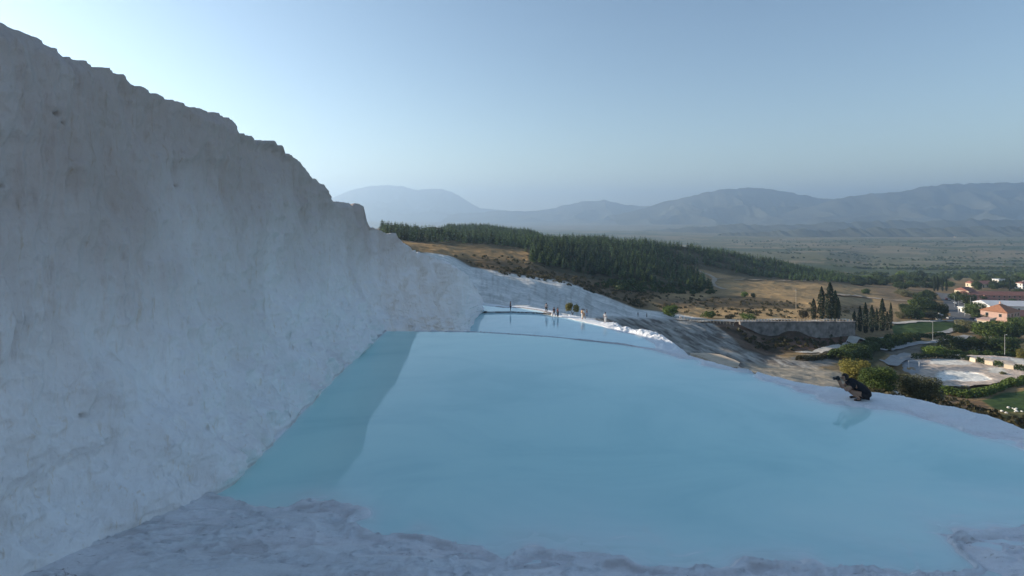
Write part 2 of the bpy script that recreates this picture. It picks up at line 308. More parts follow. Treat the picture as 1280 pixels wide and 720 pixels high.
# ------------------------------------------------------------------ terrain heights
# columns of (picture column, [(picture row, forward distance), ...]): the ground behind the pools, its hidden stretches filled in or raised to cast shade
def zrow(v, d): return H - (v - CY) / F * d
TAB = {
 -3000: [(-9, 6, 12), (-9, 14, 40), (-9, 12, 200), (-9, 5, 700), (-9, -40, 1500), (-9, -150, 5000), (-9, -190, 9000), (-9, -190, 60000)],
 300: [(-9, -16, 8), (-9, -14, 60), (-9, 2, 150), (-9, 3, 200), (300, 0, 300), (290, 0, 450), (300, 0, 700), (-9, -60, 1500), (-9, -170, 5000), (-9, -190, 9000), (-9, -190, 60000)],  # unseen hillside, raised to keep the sun off the white slope
 480: [(-9, -16, 8), (-9, -14, 60), (-9, -3, 140), (299, 0, 170), (299, 0, 210), (301, 0, 350), (289, 0, 470), (286, 0, 560), (300, 0, 900), (-9, -90, 1600), (-9, -170, 5000), (-9, -190, 9000), (-9, -190, 60000)],  # raised out of view behind the cliff to shade the white slope
 540: [(-9, -18, 8), (-9, -14, 60), (-9, -12, 110), (325, 0, 175), (319, 0, 205), (313, 0, 280), (303, 0, 370), (294, 0, 470), (292, 0, 540), (287, 0, 800), (284.5, 0, 950), (300, 0, 1300), (-9, -110, 2000), (-9, -170, 5000), (-9, -190, 9000), (-9, -190, 60000)],
 600: [(-9, -22, 8), (-9, -15.5, 60), (-9, -13.4, 104), (-9, -13.0, 125), (368, 0, 145), (340.5, 0, 190), (342, 0, 215), (325, 0, 290), (310, 0, 370), (304, 0, 430), (295, 0, 600), (284, 0, 860), (283.5, 0, 900), (300, 0, 1300), (-9, -120, 2200), (-9, -170, 5000), (-9, -190, 9000), (-9, -190, 60000)],
 660: [(-9, -22, 8), (-9, -15.5, 60), (-9, -13.4, 104), (-9, -13.0, 120), (383, 0, 140), (349, 0, 205), (350, 0, 225), (338, 0, 290), (318, 0, 380), (303, 0, 500), (298, 0, 620), (290, 0, 860), (310, 0, 1300), (-9, -120, 2200), (-9, -170, 5000), (-9, -190, 9000), (-9, -190, 60000)],
 700: [(-9, -22, 8), (-9, -15.5, 60), (-9, -13.2, 100), (396, 0, 106), (390, 0, 135), (385, 0, 155), (356, 0, 222), (355, 0, 245), (350, 0, 270), (344, 0, 310), (334, 0, 360), (318, 0, 430), (303, 0, 540), (299, 0, 610), (312, 0, 900), (-9, -120, 1600), (-9, -150, 2600), (-9, -170, 5000), (-9, -190, 9000), (-9, -190, 60000)],
 760: [(-9, -26, 8), (-9, -17, 60), (-9, -15, 90), (405, 0, 102), (397, 0, 150), (393, 0, 190), (377, 0, 232), (371, 0, 255), (366, 0, 290), (357, 0, 330), (348, 0, 370), (328, 0, 460), (308, 0, 570), (301, 0, 640), (320, 0, 900), (-9, -120, 1600), (-9, -150, 2600), (-9, -170, 5000), (-9, -190, 9000), (-9, -190, 60000)],
 800: [(-9, -26, 8), (-9, -19, 60), (430, 0, 84), (425, 0, 105), (412, 0, 150), (398, 0, 205), (395, 0, 225), (389, 0, 240), (383, 0, 262), (374, 0, 300), (362, 0, 340), (351, 0, 375), (332, 0, 460), (311, 0, 580), (304, 0, 650), (325, 0, 900), (-9, -120, 1600), (-9, -150, 2600), (-9, -170, 5000), (-9, -190, 9000), (-9, -190, 60000)],
 850: [(-9, -26, 8), (-9, -18, 55), (447, 0, 80), (440, 0, 110), (424, 0, 160), (402, 0, 222), (398.5, 0, 240), (393, 0, 262), (384, 0, 300), (370, 0, 360), (356, 0, 410), (345, 0, 470), (330, 0, 560), (318, 0, 620), (308, 0, 700), (330, 0, 950), (-9, -120, 1600), (-9, -150, 2600), (-9, -170, 5000), (-9, -190, 9000), (-9, -190, 60000)],
 900: [(-9, -24, 8), (-9, -17, 50), (462, 0, 72), (452, 0, 110), (436, 0, 165), (417, 0, 215), (402, 0, 238), (399.5, 0, 246), (395, 0, 268), (384, 0, 315), (370, 0, 380), (356, 0, 450), (346, 0, 520), (335, 0, 600), (322, 0, 680), (314, 0, 760), (335, 0, 1000), (-9, -125, 1700), (-9, -150, 2600), (-9, -170, 5000), (-9, -190, 9000), (-9, -190, 60000)],
 960: [(-9, -20, 8), (-9, -14, 40), (472, 0, 80), (462, 0, 120), (450, 0, 170), (442, 0, 205), (425, 0, 228), (420, 0, 236.5), (402.5, 0, 239.5), (399.8, 0, 248), (396, 0, 270), (386, 0, 320), (372, 0, 390), (358, 0, 470), (350, 0, 550), (345, 0, 640), (334, 0, 720), (326, 0, 800), (342, 0, 1000), (-9, -130, 1700), (-9, -150, 2600), (-9, -170, 5000), (-9, -190, 9000), (-9, -190, 60000)],
 1030: [(-9, -20, 8), (-9, -15, 40), (484, 0, 85), (468, 0, 125), (455, 0, 170), (441, 0, 214), (430, 0, 230), (420, 0, 242.5), (402.5, 0, 245.5), (400, 0, 254), (396, 0, 275), (387, 0, 325), (375, 0, 400), (362, 0, 490), (353, 0, 590), (349, 0, 690), (343, 0, 780), (341, 0, 840), (349, 0, 1000), (-9, -130, 1700), (-9, -150, 2600), (-9, -170, 5000), (-9, -190, 9000), (-9, -190, 60000)],
 1090: [(-9, -20, 8), (-9, -15, 40), (497, 0, 80), (485, 0, 118), (470, 0, 158), (455, 0, 196), (442, 0, 228), (430, 0, 255), (420, 0, 280), (410, 0, 305), (402, 0, 330), (394, 0, 365), (383, 0, 430), (370, 0, 520), (360, 0, 620), (354, 0, 720), (350, 0, 830), (346, 0, 1000), (336, 0, 1400), (322, 0, 2100), (-9, -155, 2800), (-9, -172, 5000), (-9, -190, 9000), (-9, -190, 60000)],
 1130: [(-9, -20, 8), (-9, -16, 40), (507, 0, 80), (496, 0, 118), (488, 0, 158), (475, 0, 196), (447, 0, 231), (438, 0, 250), (430, 0, 265), (421, 0, 290), (409, 0, 325), (402, 0, 345), (394, 0, 385), (383, 0, 450), (370, 0, 540), (360, 0, 640), (354, 0, 750), (350, 0, 850), (346, 0, 1000), (336, 0, 1400), (322, 0, 2100), (-9, -155, 2800), (-9, -172, 5000), (-9, -190, 9000), (-9, -190, 60000)],
 1200: [(-9, -20, 8), (-9, -17, 40), (521, 0, 82), (508, 0, 120), (500, 0, 160), (487, 0, 189.7), (447, 0, 231.4), (440, 0, 250), (428, 0, 280), (416, 0, 315), (405, 0, 352), (396, 0, 395), (384, 0, 460), (371, 0, 560), (360, 0, 670), (353, 0, 800), (349, 0, 900), (345, 0, 1060), (335, 0, 1450), (322, 0, 2100), (-9, -155, 2800), (-9, -172, 5000), (-9, -190, 9000), (-9, -190, 60000)],
 1290: [(-9, -20, 8), (-9, -18, 40), (545, 0, 80), (528, 0, 108), (512, 0, 140), (496, 0, 172), (478, 0, 197.7), (448, 0, 230.2), (440, 0, 252), (430, 0, 282), (420, 0, 318), (410, 0, 360), (400, 0, 410), (388, 0, 480), (374, 0, 570), (362, 0, 680), (354, 0, 810), (350, 0, 910), (345, 0, 1060), (335, 0, 1450), (322, 0, 2100), (-9, -155, 2800), (-9, -172, 5000), (-9, -190, 9000), (-9, -190, 60000)],
 1700: [(-9, -22, 8), (-9, -20, 40), (-9, -30, 110), (-9, -46, 170), (-9, -54, 230), (-9, -64, 300), (-9, -74, 420), (-9, -85, 620), (-9, -105, 1000), (-9, -135, 1900), (-9, -155, 2800), (-9, -172, 5000), (-9, -190, 9000), (-9, -190, 60000)],
 6000: [(-9, -30, 8), (-9, -40, 60), (-9, -60, 200), (-9, -80, 500), (-9, -110, 1000), (-9, -155, 2800), (-9, -190, 9000), (-9, -190, 60000)],
}
UC = np.array(sorted(TAB), float)
TC = []
for u_ in sorted(TAB):
    pts = [(d, z if v < 0 else zrow(v, d)) for (v, z, d) in TAB[u_]]
    TC.append((np.log([p[0] for p in pts]), np.array([p[1] for p in pts])))
def hz(x, y, rough=True):
    """ground height of the wide terrain at world x, y"""
    x = np.asarray(x, float); y = np.maximum(np.asarray(y, float), 8.0)
    u = np.clip(CX + F * x / y, UC[0], UC[-1] - 1e-3); ld = np.log(y)
    zc = np.stack([np.interp(ld, a, b) for a, b in TC])
    k = np.clip(np.searchsorted(UC, u, side='right') - 1, 0, len(UC) - 2)
    t = (u - UC[k]) / (UC[k + 1] - UC[k]); t = t * t * (3 - 2 * t) * 0.5 + t * 0.5
    idx = np.indices(u.shape)
    z = np.take_along_axis(zc, k[None], 0)[0] * (1 - t) + np.take_along_axis(zc, (k + 1)[None], 0)[0] * t
    if rough:
        near = smooth(130, 240, y); far = smooth(1500, 5000, y)
        amp = 0.25 + 1.1 * near * (1 - smooth(380, 420, y) * smooth(1080, 1120, u)) 
        amp = amp * (1 - 0.75 * smooth(1100, 1130, u) * (1 - smooth(700, 900, y)))
        z = z + amp * 0.55 * fbm(x / 22, y / 22, 0, 4) + 0.25 * fbm(x / 4.5, y / 4.5, 5.0, 3)
        z = z + far * 22 * fbm(x / 2600, y / 2600, 2.0, 4)
    return z
_D = np.exp(np.linspace(np.log(60), np.log(20000), 9000))
def hit(u, v, dmin=60):
    """the first ground point seen along picture column u at row v"""
    D = _D[_D >= dmin]
    z = hz((u - CX) / F * D, D); vt = CY + F * (H - z) / D
    ok = np.nonzero(vt <= v)[0]
    d = D[ok[0]] if len(ok) else D[-1]
    x = (u - CX) / F * d
    return float(x), float(d), float(hz(np.array([x]), np.array([d]))[0])
def gz(x, y): return float(hz(np.array([x]), np.array([y]))[0])

def inpoly(px, py, poly):
    c = np.zeros(px.shape, bool); n = len(poly)
    for i in range(n):
        x1, y1 = poly[i]; x2, y2 = poly[(i + 1) % n]
        cond = ((y1 > py) != (y2 > py)); 
        with np.errstate(divide='ignore', invalid='ignore'):
            c ^= cond & (px < (x2 - x1) * (py - y1) / ((y2 - y1) if y2 != y1 else 1e-9) + x1)
    return c
def pdist(px, py, poly, closed=True):
    best = np.full(px.shape, 1e9); n = len(poly)
    for i in range(n if closed else n - 1):
        x1, y1 = poly[i]; x2, y2 = poly[(i + 1) % n]
        dx, dy = x2 - x1, y2 - y1; L2 = dx * dx + dy * dy + 1e-12
        t = np.clip(((px - x1) * dx + (py - y1) * dy) / L2, 0, 1)
        best = np.minimum(best, np.hypot(px - x1 - t * dx, py - y1 - t * dy))
    return best
def sdist(px, py, poly):
    d = pdist(px, py, poly); return np.where(inpoly(px, py, poly), d, -d)
def at_level(u, v, z=0.0):
    d = (H - z) * F / (v - CY); return ((u - CX) / F * d, d)

# ---- terrain sheet with its ground cover
def build_terrain():
    u = np.concatenate([np.linspace(-3000, 380, 60)[:-1], np.linspace(380, 1320, 760), np.linspace(1320, 6000, 60)[1:]])
    d = np.concatenate([np.exp(np.linspace(np.log(8), np.log(60), 30))[:-1], np.exp(np.linspace(np.log(60), np.log(1200), 560))[:-1], np.exp(np.linspace(np.log(1200), np.log(20000), 130))])
    U, D = np.meshgrid(u, d); X = np.clip((U - CX) / F * D, -38000, 38000); Y = D
    Z = hz(X, Y)
    Vp = CY + F * (H - Z) / D
    n1 = fbm(X / 30, Y / 30, 1, 4); n2 = fbm(X / 8, Y / 8, 2, 4); n3 = fbm(X / 90, Y / 90, 3, 4)
    Uj = U + 4 * n1 + 2.5 * n2; Vj = Vp + 1.5 * n1 + 1.0 * n2
    C = np.zeros(U.shape + (3,))
    def setc(mask, c, w=1.0):
        mm = (mask * w)[..., None] if not isinstance(w, np.ndarray) else (mask * w)[..., None]
        C[:] = C * (1 - mm) + np.array(c) * mm
    one = np.ones_like(U)
    setc(one, (0.26, 0.185, 0.10))
    # plain beyond
    pl = smooth(820, 1100, D)
    setc(pl, (0.135, 0.135, 0.075))
    f1 = noise(X / 330 + 5 * 0, Y / 150, 9.0); f2 = noise(X / 800, Y / 260, 4.0); f3 = noise(X / 160, Y / 90, 14.0)
    setc(pl, (0.22, 0.18, 0.11), smooth(0.25, 0.4, f1)); setc(pl, (0.06, 0.085, 0.04), smooth(0.2, 0.32, f2) * 0.9)
    setc(pl, (0.055, 0.075, 0.04), smooth(0.3, 0.42, f3) * 0.8); setc(pl, (0.27, 0.22, 0.15), smooth(0.45, 0.55, f3) * 0.8)
    setc(smooth(5500, 7000, D), (0.24, 0.19, 0.14), smooth(0.0, 0.5, f2) * 0.8)
    def zone(poly, c, dr=(60, 1300), soft=1.5, w=1.0):
        m = (D > dr[0]) & (D < dr[1]); 
        s = np.zeros_like(U); s[m] = smooth(-soft, soft, sdist(Uj[m], Vj[m], poly)); setc(s, c, w)
    # dry fields left and right of the wood
    zone([(470, 330), (470, 296), (560, 302), (620, 305), (680, 312), (690, 330), (660, 345), (590, 335)], (0.37, 0.235, 0.11), (200, 480), 3)
    zone([(560, 322), (600, 322), (660, 330), (700, 330), (720, 350), (700, 358), (640, 350), (590, 340)], (0.13, 0.09, 0.05), (180, 480), 4, 0.85)
    zone([(655, 340), (700, 338), (760, 345), (815, 360), (810, 385), (760, 380), (700, 360), (660, 352)], (0.14, 0.10, 0.06), (200, 480), 4, 0.8)
    zone([(840, 400), (830, 385), (800, 375), (850, 366), (900, 350), (1000, 352), (1080, 360), (1130, 380), (1120, 402), (1000, 404)], (0.42, 0.29, 0.155), (200, 720), 4, 0.9)
    zone([(845, 328), (900, 335), (935, 345), (880, 352), (850, 340)], (0.42, 0.28, 0.15), (400, 900), 3, 0.9)
    # darker scrub bands in the fields
    zone([(872, 374), (900, 370), (960, 374), (1000, 379), (990, 386), (920, 384), (880, 384)], (0.085, 0.07, 0.045), (250, 600), 2.5, 0.9)
    zone([(810, 374), (840, 371), (880, 376), (870, 386), (830, 384)], (0.15, 0.11, 0.07), (230, 500), 2.5, 0.7)
    zone([(1000, 385), (1080, 380), (1110, 386), (1080, 392), (1000, 392)], (0.15, 0.11, 0.07), (250, 600), 2, 0.7)
    zone([(930, 346), (1080, 350), (1090, 356), (930, 352)], (0.14, 0.11, 0.065), (430, 900), 1.5, 0.8)
    zone([(1100, 356), (1160, 360), (1150, 384), (1120, 380), (1095, 368)], (0.20, 0.15, 0.10), (400, 800), 4, 0.8)
    # floor of the wood
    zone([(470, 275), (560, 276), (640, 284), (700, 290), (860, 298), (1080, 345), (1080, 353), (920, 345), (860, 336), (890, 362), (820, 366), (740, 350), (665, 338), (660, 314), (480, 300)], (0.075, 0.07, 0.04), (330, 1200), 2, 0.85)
    # white travertine slope and path
    zone([(470, 420), (520, 316), (560, 318), (592, 335), (660, 345), (710, 353), (750, 368), (800, 388), (850, 393), (885, 399), (850, 402), (700, 440), (560, 440)], (0.70, 0.70, 0.71), (60, 262), 1.2)
    zone([(470, 420), (515, 322), (528, 317), (560, 318), (600, 345), (600, 430)], (0.74, 0.74, 0.74), (60, 240), 1.0)
    # grey bank under the path
    bank = [(745, 397), (885, 400), (905, 414), (935, 438), (1000, 452), (1030, 462), (1060, 470), (1040, 500), (860, 520), (800, 470), (740, 420)]
    zone(bank, (0.30, 0.285, 0.27), (70, 262), 3)
    st = fbm((Uj * 0.55 - Vj) / 3.2, (Uj + Vj) / 22.0, 3.0, 3, 0.7)
    mb = smooth(-2, 2, sdist(U, Vp, bank)) * (D < 262) * (D > 70)
    setc(mb, (0.12, 0.10, 0.09), smooth(0.15, 0.7, st) * 0.8); setc(mb, (0.50, 0.48, 0.46), smooth(0.15, 0.7, -st) * 0.7)
    ws = fbm(U / 3.5, Vp / 11.0, 8.0, 3, 0.65); mw = (D > 128) * (D < 262) * smooth(588, 600, U) * (1 - smooth(760, 830, U)) * (C.mean(-1) > 0.5)
    setc(mw, (0.42, 0.40, 0.38), smooth(0.1, 0.8, ws) * 0.4)
    # brown embankment below the retaining wall
    emb = [(888, 401), (1075, 400), (1095, 418), (1060, 430), (1000, 440), (960, 446), (930, 436), (908, 416)]
    zone(emb, (0.135, 0.088, 0.065), (180, 262), 1.6)
    me_ = smooth(-2, 2, sdist(U, Vp, emb)) * (D < 262) * (D > 180); setc(me_, (0.065, 0.052, 0.035), smooth(0.1, 0.5, n2) * 0.7); setc(me_, (0.21, 0.15, 0.11), smooth(0.15, 0.6, -n2) * 0.6)
    zone([(985, 424), (1075, 420), (1080, 428), (1000, 436)], (0.17, 0.10, 0.075), (180, 262), 2.5, 0.7)
    # tan washed ground beyond the rim
    zone([(940, 455), (1060, 463), (1120, 482), (1200, 498), (1240, 520), (1300, 560), (1100, 520), (940, 500)], (0.38, 0.27, 0.15), (60, 200), 3)
    zone([(930, 452), (1000, 458), (1060, 466), (1045, 490), (930, 480)], (0.40, 0.36, 0.31), (60, 175), 3, 0.9)
    zone([(1160, 497), (1230, 500), (1235, 522), (1180, 512)], (0.17, 0.11, 0.07), (60, 190), 3, 0.8)
    zone([(1065, 484), (1100, 488), (1120, 496), (1090, 494)], (0.20, 0.19, 0.06), (60, 190), 2, 0.6)
    # lawns, hedged ground and paving in the valley
    zone([(1226, 500), (1250, 492), (1300, 484), (1300, 515), (1262, 516), (1240, 510)], (0.048, 0.085, 0.028), (100, 210), 1.5)
    zone([(1225, 515), (1300, 515), (1300, 545), (1240, 530)], (0.13, 0.13, 0.045), (60, 180), 3, 0.8)
    zone([(1112, 404), (1145, 402.5), (1180, 402), (1202, 405), (1195, 410), (1180, 415), (1155, 418), (1115, 418)], (0.050, 0.088, 0.028), (270, 400), 1.0)
    zone([(1040, 446), (1060, 432), (1110, 424), (1140, 424), (1120, 440), (1080, 462), (1050, 458)], (0.055, 0.060, 0.030), (180, 300), 3, 0.9)
    zone([(990, 446), (1045, 441), (1050, 452), (1020, 458), (985, 452)], (0.22, 0.22, 0.22), (150, 260), 2, 0.8)
    zone([(1098, 436), (1140, 430), (1200, 422), (1212, 426), (1150, 440), (1120, 446)], (0.17, 0.16, 0.15), (220, 310), 2, 0.8)
    zone([(1150, 424), (1290, 424), (1290, 448), (1150, 446)], (0.05, 0.065, 0.03), (215, 330), 2, 0.7)
    zone([(1205, 404), (1290, 404), (1290, 424), (1215, 420)], (0.16, 0.13, 0.085), (270, 400), 2, 0.7)
    V = np.stack([X, Y, Z], -1).reshape(-1, 3)
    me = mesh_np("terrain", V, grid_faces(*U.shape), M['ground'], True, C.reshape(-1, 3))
    tag(link("terrain", me), kind="structure")
build_terrain()

# ------------------------------------------------------------------ mountains beyond the plain
def mountain(name, D, sil, depth, seed, zf=-185.0):
    us = np.linspace(sil[0][0], sil[-1][0], 420)
    top = np.interp(us, [p[0] for p in sil], [p[1] for p in sil])
    tt = np.concatenate([np.linspace(0, 1, 60), np.linspace(1.05, 1.8, 12)])
    U, T = np.meshgrid(us, tt)
    Y = D + (T - 1) * depth
    X = (U - CX) / F * D + (U - CX) / F * (Y - D) * 0.3
    Zt = H - (top - CY) / F * D + 12 * fbm(us / 9.0, us * 0 + seed, 0, 4)
    g = np.where(T <= 1, np.clip(T, 0, 1) ** 1.35, 1 - (T - 1) * 1.3)
    rid = 1 - np.abs(fbm(X / 800, Y / 900, seed, 5)) * 1.1
    Z = zf - 30 + (Zt[None] - zf + 30) * g * np.where(T < 1, (1 - (1 - rid) * 0.75 * np.sin(np.clip(T, 0, 1) * math.pi)), 1)
    C = np.zeros(U.shape + (3,)) + np.array((0.085, 0.085, 0.06))
    C = C * (1 + 0.3 * fbm(X / 350, Y / 350, seed + 3, 4))[..., None]
    V = np.stack([X, Y, Z], -1).reshape(-1, 3)
    tag(link(name, mesh_np(name, V, grid_faces(*U.shape), M['ground'], True, C.reshape(-1, 3))), kind="structure")
mountain("mountain", 15000, [(180, 262), (300, 258), (380, 256), (415, 247), (440, 237), (465, 232), (500, 232), (520, 237), (553, 236), (566, 240), (580, 249), (600, 260), (640, 263.5), (700, 264), (780, 268)], 3000, 1.0)
mountain("mountain", 12000, [(560, 268), (620, 264), (660, 264.5), (685, 262), (720, 253), (755, 250), (775, 255), (800, 258), (830, 258), (880, 262), (960, 266)], 2500, 2.0)
mountain("mountain", 9500, [(760, 270), (800, 262), (830, 252), (850, 248), (875, 242), (900, 237), (935, 234), (965, 236), (1000, 243), (1035, 249), (1080, 252), (1160, 258), (1300, 262)], 2300, 3.0)
mountain("mountain", 8500, [(960, 270), (1020, 256), (1045, 248), (1080, 243), (1125, 240), (1150, 234), (1180, 230), (1240, 229), (1280, 228), (1380, 230), (1500, 238), (1800, 246), (2200, 256)], 2300, 4.0)
mountain("foothill", 5600, [(800, 288), (880, 283), (940, 280), (1000, 281), (1040, 278), (1100, 276), (1160, 277), (1220, 274), (1280, 274), (1400, 276), (1600, 280), (1900, 284)], 1100, 5.0)
mountain("foothill", 4300, [(900, 292), (980, 288), (1040, 287), (1100, 285), (1150, 286), (1220, 283), (1280, 284), (1400, 286), (1600, 290)], 500, 6.0)

# ------------------------------------------------------------------ hazy air over the valley
def build_haze():
    m = bpy.data.materials.new("haze"); m.use_nodes = True; nt = m.node_tree
    nt.nodes.remove(nt.nodes["Principled BSDF"])
    v = nt.nodes.new("ShaderNodeVolumePrincipled"); v.inputs["Color"].default_value = (0.58, 0.77, 1.0, 1)
    v.inputs["Density"].default_value = HAZE; v.inputs["Anisotropy"].default_value = 0.55
    nt.links.new(v.outputs[0], nt.nodes["Material Output"].inputs["Volume"])
    tag(MB().box((0, 1500, 235), (84000, 41000, 1050)).build("haze", m), kind="stuff")
build_haze()

# ------------------------------------------------------------------ travertine cliff on the left
SIL = [(0, 33), (30, 44), (70, 62), (78, 69), (100, 75), (150, 94), (165, 106), (190, 117), (200, 124), (250, 134), (258, 139), (285, 150), (300, 166), (318, 170), (322, 177), (355, 181), (360, 193), (372, 198), (385, 218), (400, 229), (418, 253), (455, 258), (459, 275), (464, 284), (478, 288), (482, 292), (495, 292), (500, 300), (520, 315), (545, 323), (562, 330), (580, 341), (588, 350), (597, 365), (603, 381)]
XCY = np.array([-30, 10, 27, 32, 40, 60, 90, 108, 116, 125.]); XCX = np.array([-9.6, -8.9, -8.8, -8.5, -7.7, -7.4, -7.3, -6.4, -6.0, -6.5])
BY = np.array([-30, 4, 10.3, 12.15, 13.4, 16.7, 22.8, 31.2, 36, 46, 60, 82, 98, 108, 116, 120, 125.])
BX = np.array([-12, -9.7, -8.4, -7.4, -6.75, -6.7, -6.95, -6.9, -6.8, -6.6, -6.4, -6.9, -6.5, -5.85, -5.5, -6.2, -9.])
BZ = np.array([.6, .5, .25, .12, 0, 0, 0, 0, -0.6, -4, -8, -12, -12, -12, -12, -12.4, -13.])
def build_cliff():
    ys, zs = [], []
    for (u, v) in SIL:
        s = (u - CX) / F; y = 8.8 / abs(s)
        for _ in range(60): y = 0.5 * y + 0.5 * np.interp(y, XCY, XCX) / s
        ys.append(y); zs.append(H - (v - CY) / F * y)
    ys = [-30, -5, 5] + ys + [119, 125]; zs = [11, 10.6, 10.2] + zs + [-13.5, -16]
    uu = np.linspace(-330, 606, 800); yr = -7.0 / ((uu - CX) / F)
    yr = np.concatenate([np.linspace(-30, yr[0], 40)[:-1], yr[yr < 124], [124.5]])
    tf = np.concatenate([np.linspace(-0.12, 0, 10)[:-1], np.linspace(0, 1, 230)])
    tb = np.linspace(0.02, 1, 26)
    Yg, T = np.meshgrid(yr, np.concatenate([tf, 1 + tb]), indexing='ij')
    zc = np.interp(yr, ys, zs); zc = zc + 0.07 * noise(yr * 1.3, yr * 0 + 3) + 0.05 * np.round(1.5 * noise(yr * 3.1, yr * 0 + 8)) + 0.02 * noise(yr * 9, yr * 0 + 5)
    xb = np.interp(yr, BY, BX); zb = np.interp(yr, BY, BZ); xc = np.interp(yr, XCY, XCX)
    xc = np.minimum(xc, xb - 0.25)
    zb = np.minimum(zb, zc - 0.2)
    t = np.clip(T, -1, 1)
    g = np.where(t < 0, t * 1.0, 1 - (1 - np.clip(t, 0, 1)) ** 2.6)
    X = xb[:, None] + (xc - xb)[:, None] * g; Z = zb[:, None] + (zc - zb)[:, None] * t
    # carved relief: bulging curtains, dripstone flutes, ledges
    hgt = (zc - zb)[:, None]
    hh = Z; n_big = fbm(Yg / 3.4, hh / 3.0, 1.0, 4)
    bulb = 1 - np.abs(fbm(Yg / 1.1, hh / 1.25, 7.0, 3, 0.45)) * 1.6
    bulb2 = 1 - np.abs(noise(Yg / 0.42, hh / 0.55, 3.0)) * 2.0
    flute = 1 - np.abs(noise(Yg / 0.26 + 0.6 * noise(Yg / 1.2, hh / 1.1, 3), hh / 2.4, 11.0)) * 2
    fl2 = noise(Yg / 0.11, hh / 0.7, 5.0)
    low = 1 - smooth(0.0, 0.55, t)
    led = np.abs(((hh + 0.35 * fbm(Yg / 2.5, hh / 2.5, 2, 2)) * 0.62) % 1.0 - 0.5) * 2
    dsp = 0.28 * n_big + (0.08 + 0.24 * low) * bulb + (0.04 + 0.12 * low) * bulb2 + (0.018 + 0.045 * low) * (1 - 2 * np.abs(noise(Yg / 0.17, hh / 0.2, 6.0))) + 0.03 * low * (1 - 2 * np.abs(noise(Yg / 0.09, hh / 0.12, 16.0))) + (0.07 * (1 - 0.4 * low)) * flute + 0.012 * fl2 + 0.05 * led
    farw = np.clip(1.0 + (Yg - 30) / 60, 1, 2.0)
    env = smooth(-0.02, 0.05, t) * (1 - smooth(0.96, 1.0, t) * 0.75)
    hole = np.zeros_like(X)
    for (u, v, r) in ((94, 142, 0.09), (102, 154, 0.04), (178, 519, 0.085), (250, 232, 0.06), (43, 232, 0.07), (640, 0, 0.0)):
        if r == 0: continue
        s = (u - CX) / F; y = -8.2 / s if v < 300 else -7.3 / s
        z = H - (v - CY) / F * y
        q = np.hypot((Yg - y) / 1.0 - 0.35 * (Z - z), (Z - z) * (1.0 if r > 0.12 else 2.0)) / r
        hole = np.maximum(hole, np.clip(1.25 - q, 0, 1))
    X = X + dsp * env * np.clip(hgt / 4, 0.15, 1) * farw - hole * 0.12
    # the far crest and the ground behind it
    b = np.clip(T - 1, 0, 1)
    back = T > 1
    X = np.where(back, xc[:, None] - 0.15 - 26 * b ** 1.4 + 0.3 * n_big * (1 - b), X)
    Z = np.where(back, zc[:, None] + 0.05 - (2.0 + 10 * b) * b - 1.2 * smooth(30, 50, Yg) * smooth(0, .15, b) + 0.1 * noise(X / 0.8, Yg / 0.8, 2.0) * smooth(0, 0.1, b), Z)
    stain_dark = np.clip(hole * 0.55, 0, 1) * (1 - back)
    wl_ = np.exp(-((Z - 0.05) / 0.05) ** 2) * (Yg < 36) * (Yg > 13) * (0.5 + 0.5 * noise(Yg / 0.5, Yg * 0, 1))
    stain_dark = np.clip(stain_dark + 0.55 * wl_, 0, 1)
    V = np.stack([X, Yg, Z], -1).reshape(-1, 3)
    fc = grid_faces(*X.shape)[:, ::-1]
    tag(link("cliff", mesh_np("cliff", V, fc, M['cliff'], True, None, {"stain_dark": stain_dark.ravel(), "weather_shade": np.clip(smooth(1.0, 8.5, Z + 0.7 * fbm(Yg / 3, hh / 3, 9, 4)) + 0.10 * fbm(Yg / 1.2, hh / 2.2, 4, 3), 0, 1).ravel()})), kind="structure")
build_cliff()

# ------------------------------------------------------------------ main pool: travertine basin and milky water
P1 = [(484, 413.5), (478, 418), (420, 470), (350, 545), (290, 600), (272, 617), (300, 627), (350, 631), (410, 631), (436, 637), (452, 652), (470, 667), (520, 683), (560, 690), (610, 695), (640, 687), (680, 682), (720, 688), (780, 700), (820, 714), (900, 724), (1000, 718), (1080, 712), (1150, 712), (1198, 705), (1206, 682), (1240, 663), (1300, 655), (1420, 650), (1420, 618), (1340, 582), (1265, 553), (1195, 531), (1132, 518), (1088, 513), (1040, 502), (1000, 489), (940, 467), (890, 456), (850, 447), (820, 438.5), (780, 431), (690, 421), (600, 415), (527, 414)]
P1 = [at_level(u, v) for u, v in P1]
O1 = [(470, 412.5), (527, 412.9), (600, 413.9), (690, 419.8), (780, 429.5), (825, 437), (850, 441.5), (880, 449), (910, 458), (950, 467), (1000, 479), (1040, 485.5), (1090, 490.5), (1130, 496), (1180, 507), (1235, 520), (1280, 537), (1340, 560), (1420, 590)]
O1 = [at_level(u, v, 0.05) for u, v in O1] + [(19, 9), (17, 2), (14, -20), (-30, -20), (-30, 31.6)]
